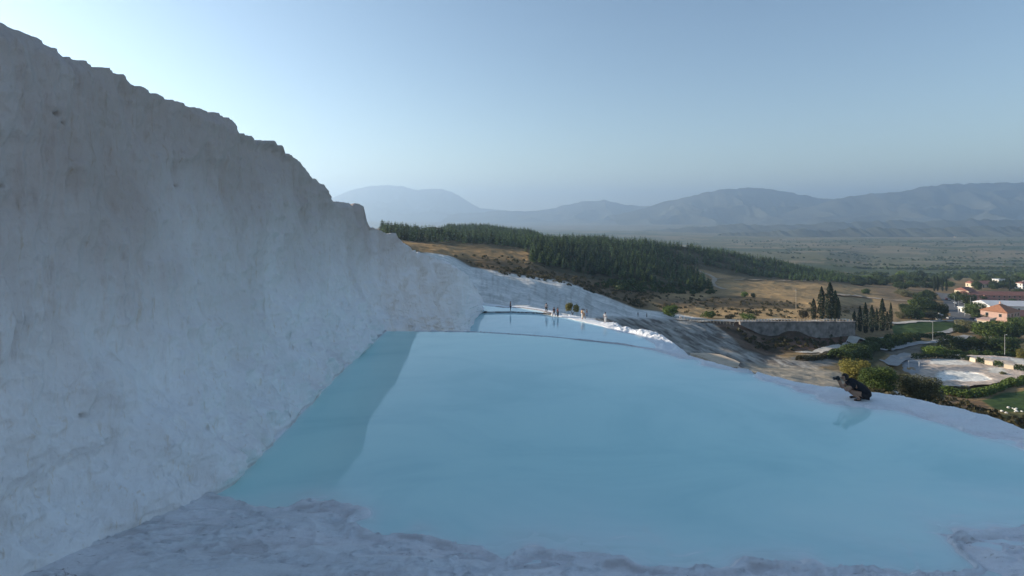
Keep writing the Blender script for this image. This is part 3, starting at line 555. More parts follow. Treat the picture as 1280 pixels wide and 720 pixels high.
def terrace_z(X, Y):
    w1 = 0.16 * fbm(X / 0.9, Y / 0.9, 1.0, 3); 
    sd = sdist(X, Y, P1); so = sdist(X, Y, O1)
    nearb = smooth(15.5, 12.0, Y) if False else 1 - smooth(12.0, 16.0, Y)
    right = smooth(4, 9, X)
    sdw = sd + w1 * (0.35 + 1.6 * nearb + 1.6 * right) * (1 - 0.8 * smooth(24, 28, Y)) * (1 - 0.7 * (X < -5.5) * smooth(13.5, 15, Y))
    kk = 0.30 - 0.17 * nearb * smooth(-2.5, 0, X) + 1.5 * smooth(26, 30, Y) + 1.6 * (1 - smooth(-6.5, -4.5, X)) * (1 - nearb)
    floor_ = -1.35 * (1 - np.exp(-np.clip(sdw, 0, None) * kk))
    ext = np.clip(-sdw, 0, None)
    swirl = fbm(X / 1.6 + 0.8 * noise(X / 2, Y / 2, 4), Y / 0.75, 2.0, 4)
    rid = np.clip(1 - np.abs(fbm(X / 1.15, Y / 0.8, 9.0, 3)) * 5.5, 0, 1)
    rim = 0.035 + 0.045 * (1 - np.exp(-ext * 3)) + nearb * (0.03 * ext + 0.045 * smooth(0.1, 1.5, ext) * swirl) + right * (0.035 * swirl + 0.03 * np.clip(fbm(X / 0.5, Y / 0.35, 31.0, 3), -0.3, 1))
    z = np.where(sdw > 0, floor_, rim)
    # crusted lip at the water's edge and the thin ribs that divide the shallow pans
    lip = np.exp(-(sdw / 0.13) ** 2) * (0.05 + 0.03 * nearb) + np.exp(-((sdw + 0.9) / 0.13) ** 2) * 0.03 * nearb
    z = z + lip * (0.6 + 0.5 * nearb)
    pan = nearb * np.exp(-((sdw - 0.1) / 1.0) ** 2) * smooth(-2.5, -0.5, X)
    rid = rid * smooth(-0.5, 0.2, fbm(X / 1.8, Y / 1.2, 19.0, 2))
    z = z + pan * (rid * 0.075 - 0.045 * (sdw < 0))
    pit = nearb * (sdw < -0.25) * smooth(0.30, 0.62, fbm(X / 1.3 + 9, Y / 0.55, 6.0, 3)) * (X < 1.5)
    z = z - pit * 0.03
    z = z + 0.007 * fbm(X / 0.25, Y / 0.18, 3.0, 3) * (ext > 0)
    fall = np.clip(-so, 0, None)
    z = z - fall * 1.6 - 0.25 * fall * np.clip(fbm(X / 2, Y / 2, 4, 3), -1, 1)
    # ground climbing towards the cliff foot at the near end
    z = z + nearb * smooth(0.6, -0.2, X + 7.2 + (13 - Y) * 0.45) * 0.0
    lace = np.clip(1 - np.abs(fbm(X / 0.7 + 0.5 * noise(X / 0.9, Y / 0.9, 3), Y / 0.38, 12.0, 4, 0.6)) * 4.5, 0, 1) * nearb * (sdw < 0.1)
    z = z + 0.05 * lace - 0.03 * np.clip(fbm(X / 0.45, Y / 0.22, 5.0, 3), 0, 1) * nearb * (sdw < 0)
    stain_dark = np.clip(pit * 0.2 + np.exp(-((sdw + 0.12) / 0.10) ** 2) * 0.45 * np.clip(0.35 + noise(X / 0.5, Y / 0.5, 8), 0, 1) * (0.45 + 0.55 * nearb) + 0.3 * pan * (rid < 0.4) * (rid > 0.15), 0, 1) * np.where(sdw > 0.05, 0.3, 1)
    stain_dark = np.maximum(stain_dark, 0.55 * np.exp(-((sdw + 0.05) / 0.10) ** 2) * smooth(27, 29, Y))  # brownish line drawn along the far lip
    white = np.clip(right * (sdw < 1.2) * (0.55 + 1.1 * swirl) + smooth(26, 28, Y) * (fall > 0) + nearb * np.exp(-(sdw / 0.07) ** 2) * 0.9 + smooth(0.05, 0.5, swirl) * nearb * 0.8 * (sdw < 0) + 0.8 * lace + 0.9 * smooth(0.0, 0.3, sdw), 0, 1)
    return z, sdw, stain_dark, white, so
def build_pool1():
    x = np.linspace(-13, 20.5, 620); y = np.concatenate([np.linspace(-12, 8, 50)[:-1], np.linspace(8, 18, 330)[:-1], np.linspace(18, 36, 300)])
    X, Y = np.meshgrid(x, y)
    z, sd, st, wh, so = terrace_z(X, Y)
    keep = grid_faces(*X.shape)
    ok = (so.ravel()[keep] > -9).all(1)
    me = mesh_np("pool_basin", np.stack([X, Y, z], -1).reshape(-1, 3), keep[ok], M['floor'], True, None, {"stain_dark": st.ravel(), "white": wh.ravel()})
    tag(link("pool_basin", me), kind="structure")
    x = np.linspace(-8, 16.5, 420); y = np.concatenate([np.linspace(9.5, 15, 170)[:-1], np.linspace(15, 33, 190)])
    X, Y = np.meshgrid(x, y); z, sd, st, wh, so = terrace_z(X, Y)
    keep = grid_faces(*X.shape); ok = ((sd.ravel()[keep] > -1.6) & (so.ravel()[keep] > 0.03)).all(1)
    me = mesh_np("pool_water", np.stack([X, Y, X * 0], -1).reshape(-1, 3), keep[ok], M['water'], True, None, {"depth": np.clip(-z, 0, 5).ravel()})
    tag(link("pool_water", me), kind="structure")
build_pool1()

# ------------------------------------------------------------------ lower pools below the lip
Z2, Z3 = -12.0, -11.72
P2 = [(570, 455), (578, 420), (590, 400), (596, 391.2), (640, 390.6), (672, 391.6), (690, 394), (712, 398.5), (752, 407.5), (772, 414.5), (800, 419.5), (818, 430), (823, 439), (830, 447), (800, 456)]
P2 = [at_level(u, v, Z2) for u, v in P2]
P3 = [(594, 389.3), (600, 380.5), (612, 382.3), (628, 384.4), (652, 385), (672, 388), (687, 391.6), (672, 390.0), (640, 389.0)]
P3 = [at_level(u, v, Z3) for u, v in P3]
def lower_z(X, Y):
    s2 = sdist(X, Y, P2) + 0.12 * fbm(X / 1.2, Y / 1.2, 2, 3); s3 = sdist(X, Y, P3) + 0.06 * fbm(X / 1.2, Y / 1.2, 2, 3)
    e = np.minimum(np.clip(-s2, 0, None), np.clip(-s3, 0, None))
    rr = fbm(X / 2.2, Y / 2.2, 5.0, 4)
    ridge = smooth(8, 14, X) * (Y < 104)
    rim = Z2 + 0.08 + ridge * (0.05 + 0.22 * smooth(13, 18, X)) * (0.6 * smooth(0.1, 1.2, e) + 0.9 * np.round(rr * 3) / 3 * smooth(0.1, 0.8, e) + 0.35 * fbm(X / 0.6, Y / 0.6, 3, 3) * smooth(0.1, 0.6, e)) 
    rim = np.where((Y > 103) & (X < 8), np.maximum(rim, Z3 + 0.09), rim)
    out = rim - np.clip(e - np.where(ridge > 0.3, 2.6, 1.6), 0, None) * 0.9
    z = np.where(s2 > 0, Z2 - 0.8 * (1 - np.exp(-s2 * 1.2)), out)
    z = np.where(s3 > 0, Z3 - 0.5 * (1 - np.exp(-s3 * 1.5)), z)
    stain_dark = np.clip(0.9 * np.exp(-((s3 + 0.18) / 0.3) ** 2) * (s3 < 0.1) * (Y < 111) + 0.25 * np.exp(-((s2 + 0.1) / 0.2) ** 2), 0, 1)  # dark brown band on the near face of the far pool's rim
    return z, s2, s3, stain_dark, e
def build_lower():
    x = np.linspace(-10, 26, 400); y = np.linspace(60, 128, 420)
    X, Y = np.meshgrid(x, y); z, s2, s3, st, e = lower_z(X, Y)
    keep = grid_faces(*X.shape); ok = ((e.ravel()[keep] < 9) & (z.ravel()[keep] > -19)).all(1)
    me = mesh_np("lower_pool_basin", np.stack([X, Y, z], -1).reshape(-1, 3), keep[ok], M['floor'], True, None, {"stain_dark": st.ravel(), "white": np.clip(1.0 - st.ravel() * 1.5, 0, 1)})
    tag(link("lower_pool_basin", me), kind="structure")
    x = np.linspace(-10, 24, 200); y = np.linspace(66, 124, 240); X, Y = np.meshgrid(x, y); z, s2, s3, st, e = lower_z(X, Y)
    keep = grid_faces(*X.shape)
    for nm, s, zl in (("lower_pool_water", s2, Z2), ("far_pool_water", s3, Z3)):
        ok = (s.ravel()[keep] > -0.35).all(1)
        dp = np.clip(zl - z, 0, 5) if nm[0] == 'l' else np.clip(zl - z, 0, 5) * 0.8
        me = mesh_np(nm, np.stack([X, Y, X * 0 + zl], -1).reshape(-1, 3), keep[ok], M['water_pale'], True, None, {"depth": dp.ravel()})
        tag(link(nm, me), kind="structure")
build_lower()

# the broken flat ledge in the sun below the pool rim
def build_ledge():
    top = [at_level(u, v, -11.2) for u, v in ((862, 441), (880, 440.5), (900, 443), (918, 449), (925, 453), (922, 458.5), (908, 458), (897, 456), (888, 450), (875, 445))]
    bm = bmesh.new(); a = [bm.verts.new((x, y, -11.2 + 0.05 * random.uniform(-1, 1))) for x, y in top]
    cx = sum(p[0] for p in top) / len(top); cy = sum(p[1] for p in top) / len(top)
    b = [bm.verts.new((cx + (x - cx) * 0.9, cy + (y - cy) * 0.9, -11.75)) for x, y in top]
    c = [bm.verts.new((cx + (x - cx) * 0.8, cy + (y - cy) * 0.8, -18)) for x, y in top]
    bm.faces.new(a)
    for p, q in ((a, b), (b, c)):
        for i in range(len(p)): bm.faces.new((p[i], q[i], q[(i + 1) % len(p)], p[(i + 1) % len(p)]))
    bmesh.ops.recalc_face_normals(bm, faces=bm.faces)
    me = bpy.data.meshes.new("travertine_ledge"); bm.to_mesh(me); bm.free()
    me.materials.append(simple("tan_travertine", (0.50, 0.41, 0.31), 0.9, 0.2, 0.8))
    o = link("rock_ledge", me); tag(o, kind="structure")
build_ledge()

# ------------------------------------------------------------------ roads and paths laid on the ground
def ribbon(name, pts, width, mat, lift=0.25, dmin=60, n=60):
    P = np.array([hit(u, v, dmin)[:2] for u, v in pts]); s = np.r_[0, np.cumsum(np.hypot(*np.diff(P, axis=0).T))]
    t = np.linspace(0, s[-1], n); x = np.interp(t, s, P[:, 0]); y = np.interp(t, s, P[:, 1])
    for _ in range(6):
        x[1:-1] = (x[:-2] + 2 * x[1:-1] + x[2:]) / 4; y[1:-1] = (y[:-2] + 2 * y[1:-1] + y[2:]) / 4
    tx, ty = np.gradient(x), np.gradient(y); l = np.hypot(tx, ty) + 1e-9; nx, ny = -ty / l, tx / l
    wv = width * (1 + 0.12 * noise(t / 6, t * 0 + 2))
    cs = np.linspace(-0.5, 0.5, 5)
    X = x[:, None] + nx[:, None] * wv[:, None] * cs; Y = y[:, None] + ny[:, None] * wv[:, None] * cs
    Z = hz(X, Y) + lift; Z = np.maximum(Z, Z.mean(1, keepdims=True))
    V = np.stack([X, Y, Z], -1).reshape(-1, 3)
    o = link(name, mesh_np(name, V, grid_faces(n, 5), mat)); return tag(o, kind="structure")
ribbon("path", [(1112, 404), (1150, 402), (1180, 401), (1200, 402), (1213, 406)], 4.5, M['pale_path'])
ribbon("path", [(1000, 441.5), (1030, 437), (1060, 432), (1085, 427), (1105, 424)], 3.6, M['pale_path'])
ribbon("path", [(1103, 424), (1130, 421.5), (1160, 420), (1180, 416), (1195, 411), (1207, 408)], 4.0, M['grey_path'], 0.3)
ribbon("path", [(1098, 437), (1130, 431.5), (1170, 428), (1200, 423), (1212, 420)], 5.0, M['grey_path'])
ribbon("path", [(1213, 406), (1224, 414), (1236, 422), (1256, 429)], 5.5, M['pale_path'], 0.4)
ribbon("path", [(1110, 457), (1122, 450), (1138, 443)], 5.0, M['grey_path'], 0.35)
ribbon("path", [(1112, 486), (1132, 496), (1150, 505), (1170, 515)], 0.9, M['pale_path'], 0.12)
ribbon("path", [(868, 336), (884, 343), (894, 349), (890, 355), (905, 362)], 4.0, M['track'], 0.3, 300)
ribbon("path", [(894, 348.5), (950, 350), (1010, 351), (1060, 352.5)], 2.6, M['track'], 0.3, 300)
ribbon("path", [(1040, 368), (1075, 370), (1105, 374), (1135, 376)], 7.0, M['track'], 0.3, 300)
ribbon("path", [(846, 400.4), (885, 400.8), (960, 400.9), (1030, 401.2), (1064, 401.2)], 3.0, M['pale_path'], 0.35, 215)
ribbon("road", [(1216, 411), (1209, 402), (1203, 393), (1196, 383), (1189, 374), (1180, 367)], 15.0, M['asphalt'], 0.35, 200)
ribbon("car_park", [(1180, 399.5), (1200, 400), (1226, 400.5)], 14.0, M['asphalt'], 0.5, 200)

# ------------------------------------------------------------------ dry white basin in the valley
def build_basin():
    zb = -51.75
    def lv(pts): return [at_level(u, v, zb) for u, v in pts]
    out = lv([(1116, 455), (1124, 450), (1140, 446.5), (1180, 446), (1240, 447), (1300, 453), (1300, 473), (1262, 479), (1232, 484), (1200, 486.5), (1160, 484), (1130, 476), (1112, 464)])
    xs = [p[0] for p in out]; ys = [p[1] for p in out]
    x = np.linspace(min(xs), max(xs), 330); y = np.linspace(min(ys), max(ys), 330); X, Y = np.meshgrid(x, y)
    n1 = fbm(X / 5, Y / 5, 1, 4); n2 = fbm(X / 1.5, Y / 1.5, 4, 3)
    sd = sdist(X, Y, out) + 0.5 * n1
    C = np.zeros(X.shape + (3,)) + np.array((0.60, 0.50, 0.44)); C *= (1 + 0.10 * n1 + 0.08 * n2)[..., None]
    hgt = np.zeros_like(X)
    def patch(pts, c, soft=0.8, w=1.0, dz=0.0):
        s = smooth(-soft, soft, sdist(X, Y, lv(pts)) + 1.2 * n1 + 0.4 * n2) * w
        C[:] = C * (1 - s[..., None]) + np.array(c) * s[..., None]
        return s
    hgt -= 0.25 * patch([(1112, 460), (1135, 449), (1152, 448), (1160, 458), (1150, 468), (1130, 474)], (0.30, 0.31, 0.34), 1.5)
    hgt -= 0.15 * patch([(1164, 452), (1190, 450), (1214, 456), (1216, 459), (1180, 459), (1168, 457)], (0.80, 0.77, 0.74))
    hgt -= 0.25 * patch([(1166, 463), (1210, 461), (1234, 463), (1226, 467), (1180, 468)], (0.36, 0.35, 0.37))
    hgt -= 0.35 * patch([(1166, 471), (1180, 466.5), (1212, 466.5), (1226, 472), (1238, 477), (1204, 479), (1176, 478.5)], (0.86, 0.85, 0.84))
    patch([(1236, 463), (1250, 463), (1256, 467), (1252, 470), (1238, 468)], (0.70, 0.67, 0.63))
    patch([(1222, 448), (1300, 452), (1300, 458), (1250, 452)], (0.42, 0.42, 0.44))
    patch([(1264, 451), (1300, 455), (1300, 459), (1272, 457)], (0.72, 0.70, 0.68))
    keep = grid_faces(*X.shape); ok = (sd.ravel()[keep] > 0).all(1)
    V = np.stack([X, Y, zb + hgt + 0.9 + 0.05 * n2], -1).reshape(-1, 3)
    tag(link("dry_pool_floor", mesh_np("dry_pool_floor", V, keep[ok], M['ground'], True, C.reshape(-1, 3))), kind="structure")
    return zb + 0.9
ZB = build_basin()

# ------------------------------------------------------------------ plants
def leaf_quads(P, N, size, rg, aspect=0.6):
    """one small quad at each point, facing roughly along N"""
    n = len(P); r = rg.normal(size=(n, 3)); Nn = N + 0.7 * r; Nn /= np.linalg.norm(Nn, axis=1, keepdims=True) + 1e-9
    a = np.cross(Nn, rg.normal(size=(n, 3))); a /= np.linalg.norm(a, axis=1, keepdims=True) + 1e-9; b = np.cross(Nn, a)
    s = (size * rg.uniform(0.6, 1.35, n))[:, None]
    V = np.stack([P - a * s, P + b * s * aspect, P + a * s, P - b * s * aspect], 1).reshape(-1, 3)
    return V, np.arange(4 * n).reshape(n, 4)
def crown_points(n, rg, blobs):
    """points in the outer part of a union of ellipsoids (centre, radii)"""
    P, N = [], []; w = np.array([b[1][0] * b[1][1] + b[1][0] * b[1][2] for b in blobs]); w = w / w.sum()
    for (c, r), k in zip(blobs, np.maximum(1, (w * n).astype(int))):
        d = rg.normal(size=(k, 3)); d /= np.linalg.norm(d, axis=1, keepdims=True)
        q = rg.uniform(0.45, 1.0, k) ** 0.5 * (1 + 0.10 * rg.normal(size=k))
        P.append(np.array(c) + d * np.array(r) * q[:, None]); N.append(d + np.array((0, 0, 0.25)))
    return np.concatenate(P), np.concatenate(N)
def broadleaf(seed, mat, n=2600, squat=1.0, low=False, lf=0.028):
    """unit tree: height 1, crown about 1 wide"""
    rg = np.random.default_rng(seed); bl = []
    z0 = 0.36 if low else 0.58; k = 13
    for i in range(k):
        a = rg.uniform(0, 6.28); rr = 0.31 * math.sqrt(rg.uniform(0, 1)); rad = rg.uniform(0.13, 0.21)
        bl.append(((rr * math.cos(a), rr * math.sin(a), z0 + rg.uniform(-0.26 if low else -0.17, 0.27) * (1 - rr)), (rad, rad, rad * rg.uniform(0.75, 1.05))))
    bl.append(((0, 0, z0), (0.33, 0.33, 0.27 if not low else 0.33)))
    P, N = crown_points(n, rg, bl); P[:, 2] = np.maximum(P[:, 2], 0.01)
    V, Fq = leaf_quads(P, N, lf, rg)
    cm = mesh_np("crown", V, Fq, mat, False)
    tb = MB(); top = Vector((rg.uniform(-.03, .03), rg.uniform(-.03, .03), z0 - 0.12))
    tb.cyl((0, 0, -0.06), top, 0.030, 0.022)
    for i in range(4):
        c = Vector(bl[i][0]); tb.cyl(top, c, 0.016, 0.006, 5)
    return cm, tb.mesh("trunk", M['bark'])
def conifer(seed, mat, layers=11, per=8, rad=0.20, bottom=0.12, power=0.75):
    rg = np.random.default_rng(seed); V = []; Fq = []
    for i in range(layers):
        t = i / (layers - 1); z = bottom + (0.97 - bottom) * t; r = rad * ((1 - t) ** power * 0.95 + 0.05) * rg.uniform(0.8, 1.15)
        for j in range(per if t < 0.75 else max(3, per - 3)):
            a = 6.283 * (j + rg.uniform(-.4, .4)) / per + i * 0.8; r2 = r * rg.uniform(0.7, 1.2); w = r2 * rg.uniform(0.30, 0.5)
            ca, sa = math.cos(a), math.sin(a); zz = z + rg.uniform(-.02, .02); dr = r2 * rg.uniform(0.1, 0.5)
            n = len(V)
            V += [(0.1 * r2 * ca, 0.1 * r2 * sa, zz + 0.06), (0.6 * r2 * ca - w * sa, 0.6 * r2 * sa + w * ca, zz - dr * 0.3), (r2 * ca, r2 * sa, zz - dr + 0.03), (0.6 * r2 * ca + w * sa, 0.6 * r2 * sa - w * ca, zz - dr * 0.3)]
            Fq.append((n, n + 1, n + 2, n + 3))
    n = len(V); V += [(-.018, 0, 0.92), (0.018, 0, 0.92), (0.004, 0.01, 1.0), (-.004, -0.01, 1.0)]; Fq.append((n, n + 1, n + 2, n + 3))
    cm = mesh_np("crown", np.array(V), np.array(Fq), mat, False)
    return cm, MB().cyl((0, 0, -0.05), (0, 0, 0.85), 0.014, 0.004, 5).mesh("trunk", M['bark']), np.array(V), np.array(Fq)
def cypress(seed, mat, n=1500):
    rg = np.random.default_rng(seed); t = rg.uniform(0, 1, n) ** 0.9; a = rg.uniform(0, 6.283, n)
    r = 0.135 * np.clip(np.sin(np.pi * np.clip(t * 0.86 + 0.14, 0, 1)) ** 0.75, 0.02, 1) * rg.uniform(0.55, 1.08, n) * (1 + 0.2 * np.sin(a * 3 + t * 14))
    P = np.stack([r * np.cos(a), r * np.sin(a), 0.04 + 0.96 * t], 1); N = np.stack([np.cos(a), np.sin(a), 0.3 + 0 * a], 1)
    V, Fq = leaf_quads(P, N, 0.026, rg, 0.5)
    return mesh_np("crown", V, Fq, mat, False), MB().cyl((0, 0, -0.04), (0, 0, 0.6), 0.02, 0.008, 6).mesh("trunk", M['bark'])

def put_tree(name, meshes, x, y, z, w, h, label, cat="tree", group=None, rz=None, flat=1.0):
    e = empty(name, (x, y, z), random.uniform(0, 6.28) if rz is None else rz, (w, w * flat, h))
    link("crown", meshes[0], e); link("trunk", meshes[1], e)
    tag(e, label, cat, group); return e
def tree_px(name, meshes, u, v, wpx, hpx, label, cat="tree", group=None, dmin=60, rz=None):
    x, y, z = hit(u, v, dmin); s = y / F
    return put_tree(name, meshes, x, y, z - 0.15, wpx * s, hpx * s, label, cat, group, rz)

PINE = [conifer(20 + i, M['pine'], 11, 8, 0.23 + 0.025 * (i % 3), 0.08, 0.5 + 0.12 * (i % 2)) for i in range(6)]
CYP = [cypress(40 + i, M['cypress']) for i in range(3)]
BG = [broadleaf(50 + i, M['leaf_green'], 3600, low=True, lf=0.03) for i in range(4)]
BD = [broadleaf(60 + i, M['leaf_dark'], 3600, low=True, lf=0.03) for i in range(4)]
BO = [broadleaf(70 + i, M['leaf_olive'], low=True) for i in range(2)]
BGR = [broadleaf(75 + i, M['leaf_grey'], low=True) for i in range(3)]
SH = [broadleaf(80 + i, M['leaf_scrub'], 900, low=True, lf=0.045) for i in range(3)]
SHG = [broadleaf(85 + i, M['leaf_green'], 900, low=True, lf=0.045) for i in range(3)]
SHD = [broadleaf(90 + i, M['leaf_dark'], 900, low=True, lf=0.045) for i in range(3)]

# three large trees just beyond the rim
def big_tree(seed, mat): return broadleaf(seed, mat, 9000, low=True, lf=0.018)
tree_px("olive_tree", big_tree(101, M['leaf_olive']), 1067.5, 478, 44, 43, "tall yellow-green bushy tree on the slope behind the crouching photographer")
tree_px("leafy_tree", big_tree(102, M['leaf_green']), 1101.5, 489, 60, 46, "broad bright green tree between the yellow-green tree and the grey-green one")
tree_px("leafy_tree", big_tree(103, M['leaf_grey']), 1148, 500, 58, 47, "grey-green bushy tree standing before the dry white basin")
# cypress groves
for i, (u, v, w, h) in enumerate([(1017, 400, 15, 27), (1027, 400, 19, 42), (1037.5, 400, 24, 47), (1044, 400, 18, 37), (1048, 400, 12, 28)]):
    tree_px("cypress_tree", CYP[i % 3], u, v, w * 1.7, h, ["shortest", "second tallest", "tallest and broadest", "third tallest", "slimmest"][i] + " dark cypress of the grove on the field above the retaining wall", group="cypresses above the retaining wall", dmin=252)
for i, (u, v, w, h) in enumerate([(1068, 413, 11, 25), (1075, 415, 12, 33), (1082, 417, 15, 39), (1090, 416, 14, 35), (1096, 414, 10, 29), (1103, 414, 16, 41), (1109, 413, 10, 24), (1113.5, 412, 9, 34)]):
    tree_px("cypress_tree", CYP[(i + 1) % 3], u, v, w * 1.8, h, ("short" if h < 30 else "tall") + " dark cypress in the row at the end of the retaining wall beside the lawn", group="cypresses beside the lawn", dmin=200)
# lone tree among the visitors on the white slope
def two_crowned():
    rg = np.random.default_rng(5)
    P, N = crown_points(1100, rg, [((-0.26, 0, 0.68), (0.24, 0.22, 0.27)), ((0.26, 0, 0.60), (0.22, 0.2, 0.25)), ((-0.1, 0.05, 0.8), (0.15, 0.15, 0.15))])
    V, Fq = leaf_quads(P, N, 0.04, rg)
    t = MB().cyl((0.02, 0, -0.05), (0.02, 0, 0.28), 0.035, 0.028).cyl((0.02, 0, 0.25), (-0.26, 0, 0.66), 0.024, 0.01).cyl((0.02, 0, 0.25), (0.26, 0, 0.6), 0.022, 0.01)
    return mesh_np("crown", V, Fq, M['leaf_olive'], False), t.mesh("trunk", M['bark'])
tree_px("forked_tree", two_crowned(), 715.5, 396.5, 18, 20, "small forked tree with two crowns on the white travertine slope", dmin=110, rz=0)
# roadside and field bushes
for nm, ms, u, v, w, h, lb in [
    ("bush", BG[0], 838, 395, 29, 20, "large dark green bush at the end of the white path"),
    ("bush", SHG[0], 886, 397, 24, 13, "green bush behind the railing nearest the large dark bush"),
    ("bush", SHG[1], 934, 400, 24, 14, "green bush behind the railing halfway along the retaining wall"),
    ("bush", SH[0], 912, 399, 14, 10, "dry brown-green bush between two green bushes behind the railing"),
    ("bush", SHG[2], 931, 371, 12, 11, "upright green bush on the dark band of the dry field"),
    ("bush", SHD[0], 942, 372, 8, 9, "dark little bush next to the upright green bush in the field"),
    ("bush", SH[1], 1004, 398, 17, 16, "olive-brown bush at the foot of the cypress grove"),
    ("bush", BG[1], 1082, 367, 14, 9, "round green bush alone on the pale field"),
    ("bush", SHD[1], 1037, 422, 9, 8, "dark bush on the brown bank under the retaining wall")]:
    tree_px(nm, ms, u, v, w, h, lb, "bush", dmin=150)
# valley and village trees
valley = [(1166, 447, 25, 17, 'g'), (1256, 441, 30, 22, 'd'), (1277, 450, 13, 16, 'o'), (1241, 425, 34, 24, 'g'), (1264, 424, 30, 24, 'd'), (1252, 414, 26, 14, 'o'), (1276, 412, 24, 18, 'g'), (1228, 420, 16, 12, 'd'),
 (1140, 398, 22, 18, 'd'), (1153, 396, 24, 26, 'd'), (1165, 397, 22, 22, 'd'), (1149, 399, 14, 12, 'g'), (1166, 400, 18, 13, 'y'), (1177, 398, 14, 20, 'd'), (1133, 392, 18, 14, 'd'), (1158, 386, 20, 16, 'd'), (1145, 386, 18, 14, 'g'), (1126, 398, 12, 10, 'y'),
 (1221, 397, 22, 22, 'd'), (1232, 403, 14, 12, 'd'), (1197, 377, 15, 14, 'd'), (1209, 381, 15, 16, 'd'), (1228, 380, 13, 12, 'd'), (1213, 389, 10, 10, 'g'),
 (1207, 412, 18, 14, 'y'), (1216, 413, 12, 9, 'y'), (1199, 416, 16, 12, 'd'), (1160, 374, 18, 12, 'd'), (1152, 377, 16, 14, 'd'), (1135, 371, 18, 10, 'y'), (1127, 369, 14, 9, 'y'), (1268, 382, 12, 9, 'd'), (1274, 368, 14, 8, 'd')]
KM = {'g': (BG, "green"), 'd': (BD, "dark green"), 'o': (BO, "yellow-green"), 'y': (BGR, "grey-green")}
for i, (u, v, w, h, k) in enumerate(valley):
    ms, cn = KM[k]
    pl = "by the dry white basin" if v > 430 else ("below the pink village houses" if u > 1220 and v > 402 else ("beside the village road" if u > 1180 else "between the lawn and the village road"))
    tree_px("broadleaf_tree", ms[i % len(ms)], u, v, w * 1.4, h * 1.3, f"{cn} broadleaf tree {pl}", group=f"{cn} trees {pl}")
for i in range(64):
    u = random.uniform(1068, 1290); v = random.uniform(347, 362) if u > 1120 else random.uniform(351, 357)
    if 1170 < u < 1196 and v > 360: continue
    w = random.uniform(13, 24); h = random.uniform(9, 16); d_ = BD if random.random() < 0.75 else BG
    tree_px("broadleaf_tree", d_[i % 4], u, v, w, h, "dark tree in the belt of trees along the far side of the village", group="tree belt behind the village", dmin=300)
for i, u in enumerate((1172, 1178, 1183, 1168, 1262)):
    tree_px("cypress_tree", CYP[i % 3], u, 364, 11, 19 - 2 * (i % 3), "slim dark cypress rising from the tree belt behind the village", group="cypresses behind the village", dmin=300)
# low bushes around the basin and on the slope beyond the rim
for i, (u, v, w, h, k) in enumerate([(1254, 471, 9, 9, 3), (1206, 489, 15, 9, 3), (1270, 531, 22, 16, 4), (1262, 537, 16, 10, 4), (1222, 522, 18, 13, 4), (1212, 518, 12, 8, 4), (1240, 524, 12, 9, 4), (1180, 490, 14, 10, 0), (1188, 491, 12, 9, 1), (1172, 492, 12, 11, 0), (1284, 528, 14, 14, 4), (1130, 486, 12, 10, 3)]):
    ms = {0: SHD, 1: SHG, 3: BGR, 4: SH}[k][i % 3]
    lb = {0: "dark green bush at the edge of the dry white basin", 1: "fresh green bush at the edge of the dry white basin", 3: "grey-green bush at the edge of the dry white basin", 4: "dry olive-brown bush on the slope beyond the pool rim"}[k]
    tree_px("bush", ms, u, v, w * 1.2, h * 1.15, lb, "bush", lb.replace("bush", "bushes", 1))

def hedge(pts, wid, hgt, label, mat, dens=26, dmin=60, z=None):
    P = np.array([hit(u, v, dmin)[:2] if z is None else at_level(u, v, z) for u, v in pts]); s = np.r_[0, np.cumsum(np.hypot(*np.diff(P, axis=0).T))]
    n = int(s[-1] * dens * (wid + hgt)); rg = np.random.default_rng(int(s[-1] * 100))
    t = rg.uniform(0, s[-1], n); x = np.interp(t, s, P[:, 0]); y = np.interp(t, s, P[:, 1])
    a = rg.uniform(0, math.pi, n); bump = 1 + 0.35 * noise(t / 2.5, t * 0 + 1)
    off = np.cos(a) * wid / 2 * bump * rg.uniform(0.75, 1.0, n); up = np.sin(a) ** 0.6 * hgt * bump * rg.uniform(0.5, 1.0, n)
    dx = np.interp(t, s, np.gradient(P[:, 0])); dy = np.interp(t, s, np.gradient(P[:, 1])); l = np.hypot(dx, dy) + 1e-9
    X = x - dy / l * off; Y = y + dx / l * off; zg = hz(X, Y) if z is None else z
    Pp = np.stack([X, Y, zg + up], 1); N = np.stack([-dy / l * np.cos(a), dx / l * np.cos(a), np.sin(a) + 0.2], 1)
    V, Fq = leaf_quads(Pp, N, 0.32, rg)
    o = Vector(Pp.mean(0)); me = mesh_np("hedge", V - np.array(o), Fq, mat, False)
    h = link("hedge", me); h.location = o; tag(h, label, "hedge")
hedge([(1166, 489), (1186, 493), (1203, 497), (1222, 495), (1245, 488), (1268, 481), (1295, 475)], 3.6, 1.9, "thick green hedge curving along the near side of the dry white basin", M['leaf_green'])
hedge([(1140, 448.5), (1166, 447.5), (1190, 448), (1206, 449.5), (1214, 451)], 1.4, 1.6, "low dark hedge along the back of the dry white basin", M['leaf_dark'], z=ZB)
for i, (a, b) in enumerate((((1221.5, 453), (1230.5, 454.5)), ((1242.5, 457), (1254, 459)), ((1268, 462), (1282, 463.5)))):
    hedge([a, b], 1.2, 1.6, ["short clipped hedge between the first two white blocks after the long dark hedge", "short clipped hedge between the second and third white blocks of the basin edge", "short clipped hedge past the last white block of the basin edge"][i], M['leaf_dark'], z=ZB)
hedge([(1180, 438), (1200, 437), (1225, 438), (1246, 440)], 6, 5.0, "tall dark hedge row between the basin and the valley path", M['leaf_dark'])
hedge([(1172, 443), (1200, 444), (1240, 445), (1272, 445)], 3, 1.8, "low green hedge under the tall dark hedge row", M['leaf_green'])
hedge([(1062, 446), (1080, 440), (1100, 434), (1118, 429), (1140, 425)], 7, 3.2, "dark bank of shrubs along the pale valley path", M['leaf_dark'])
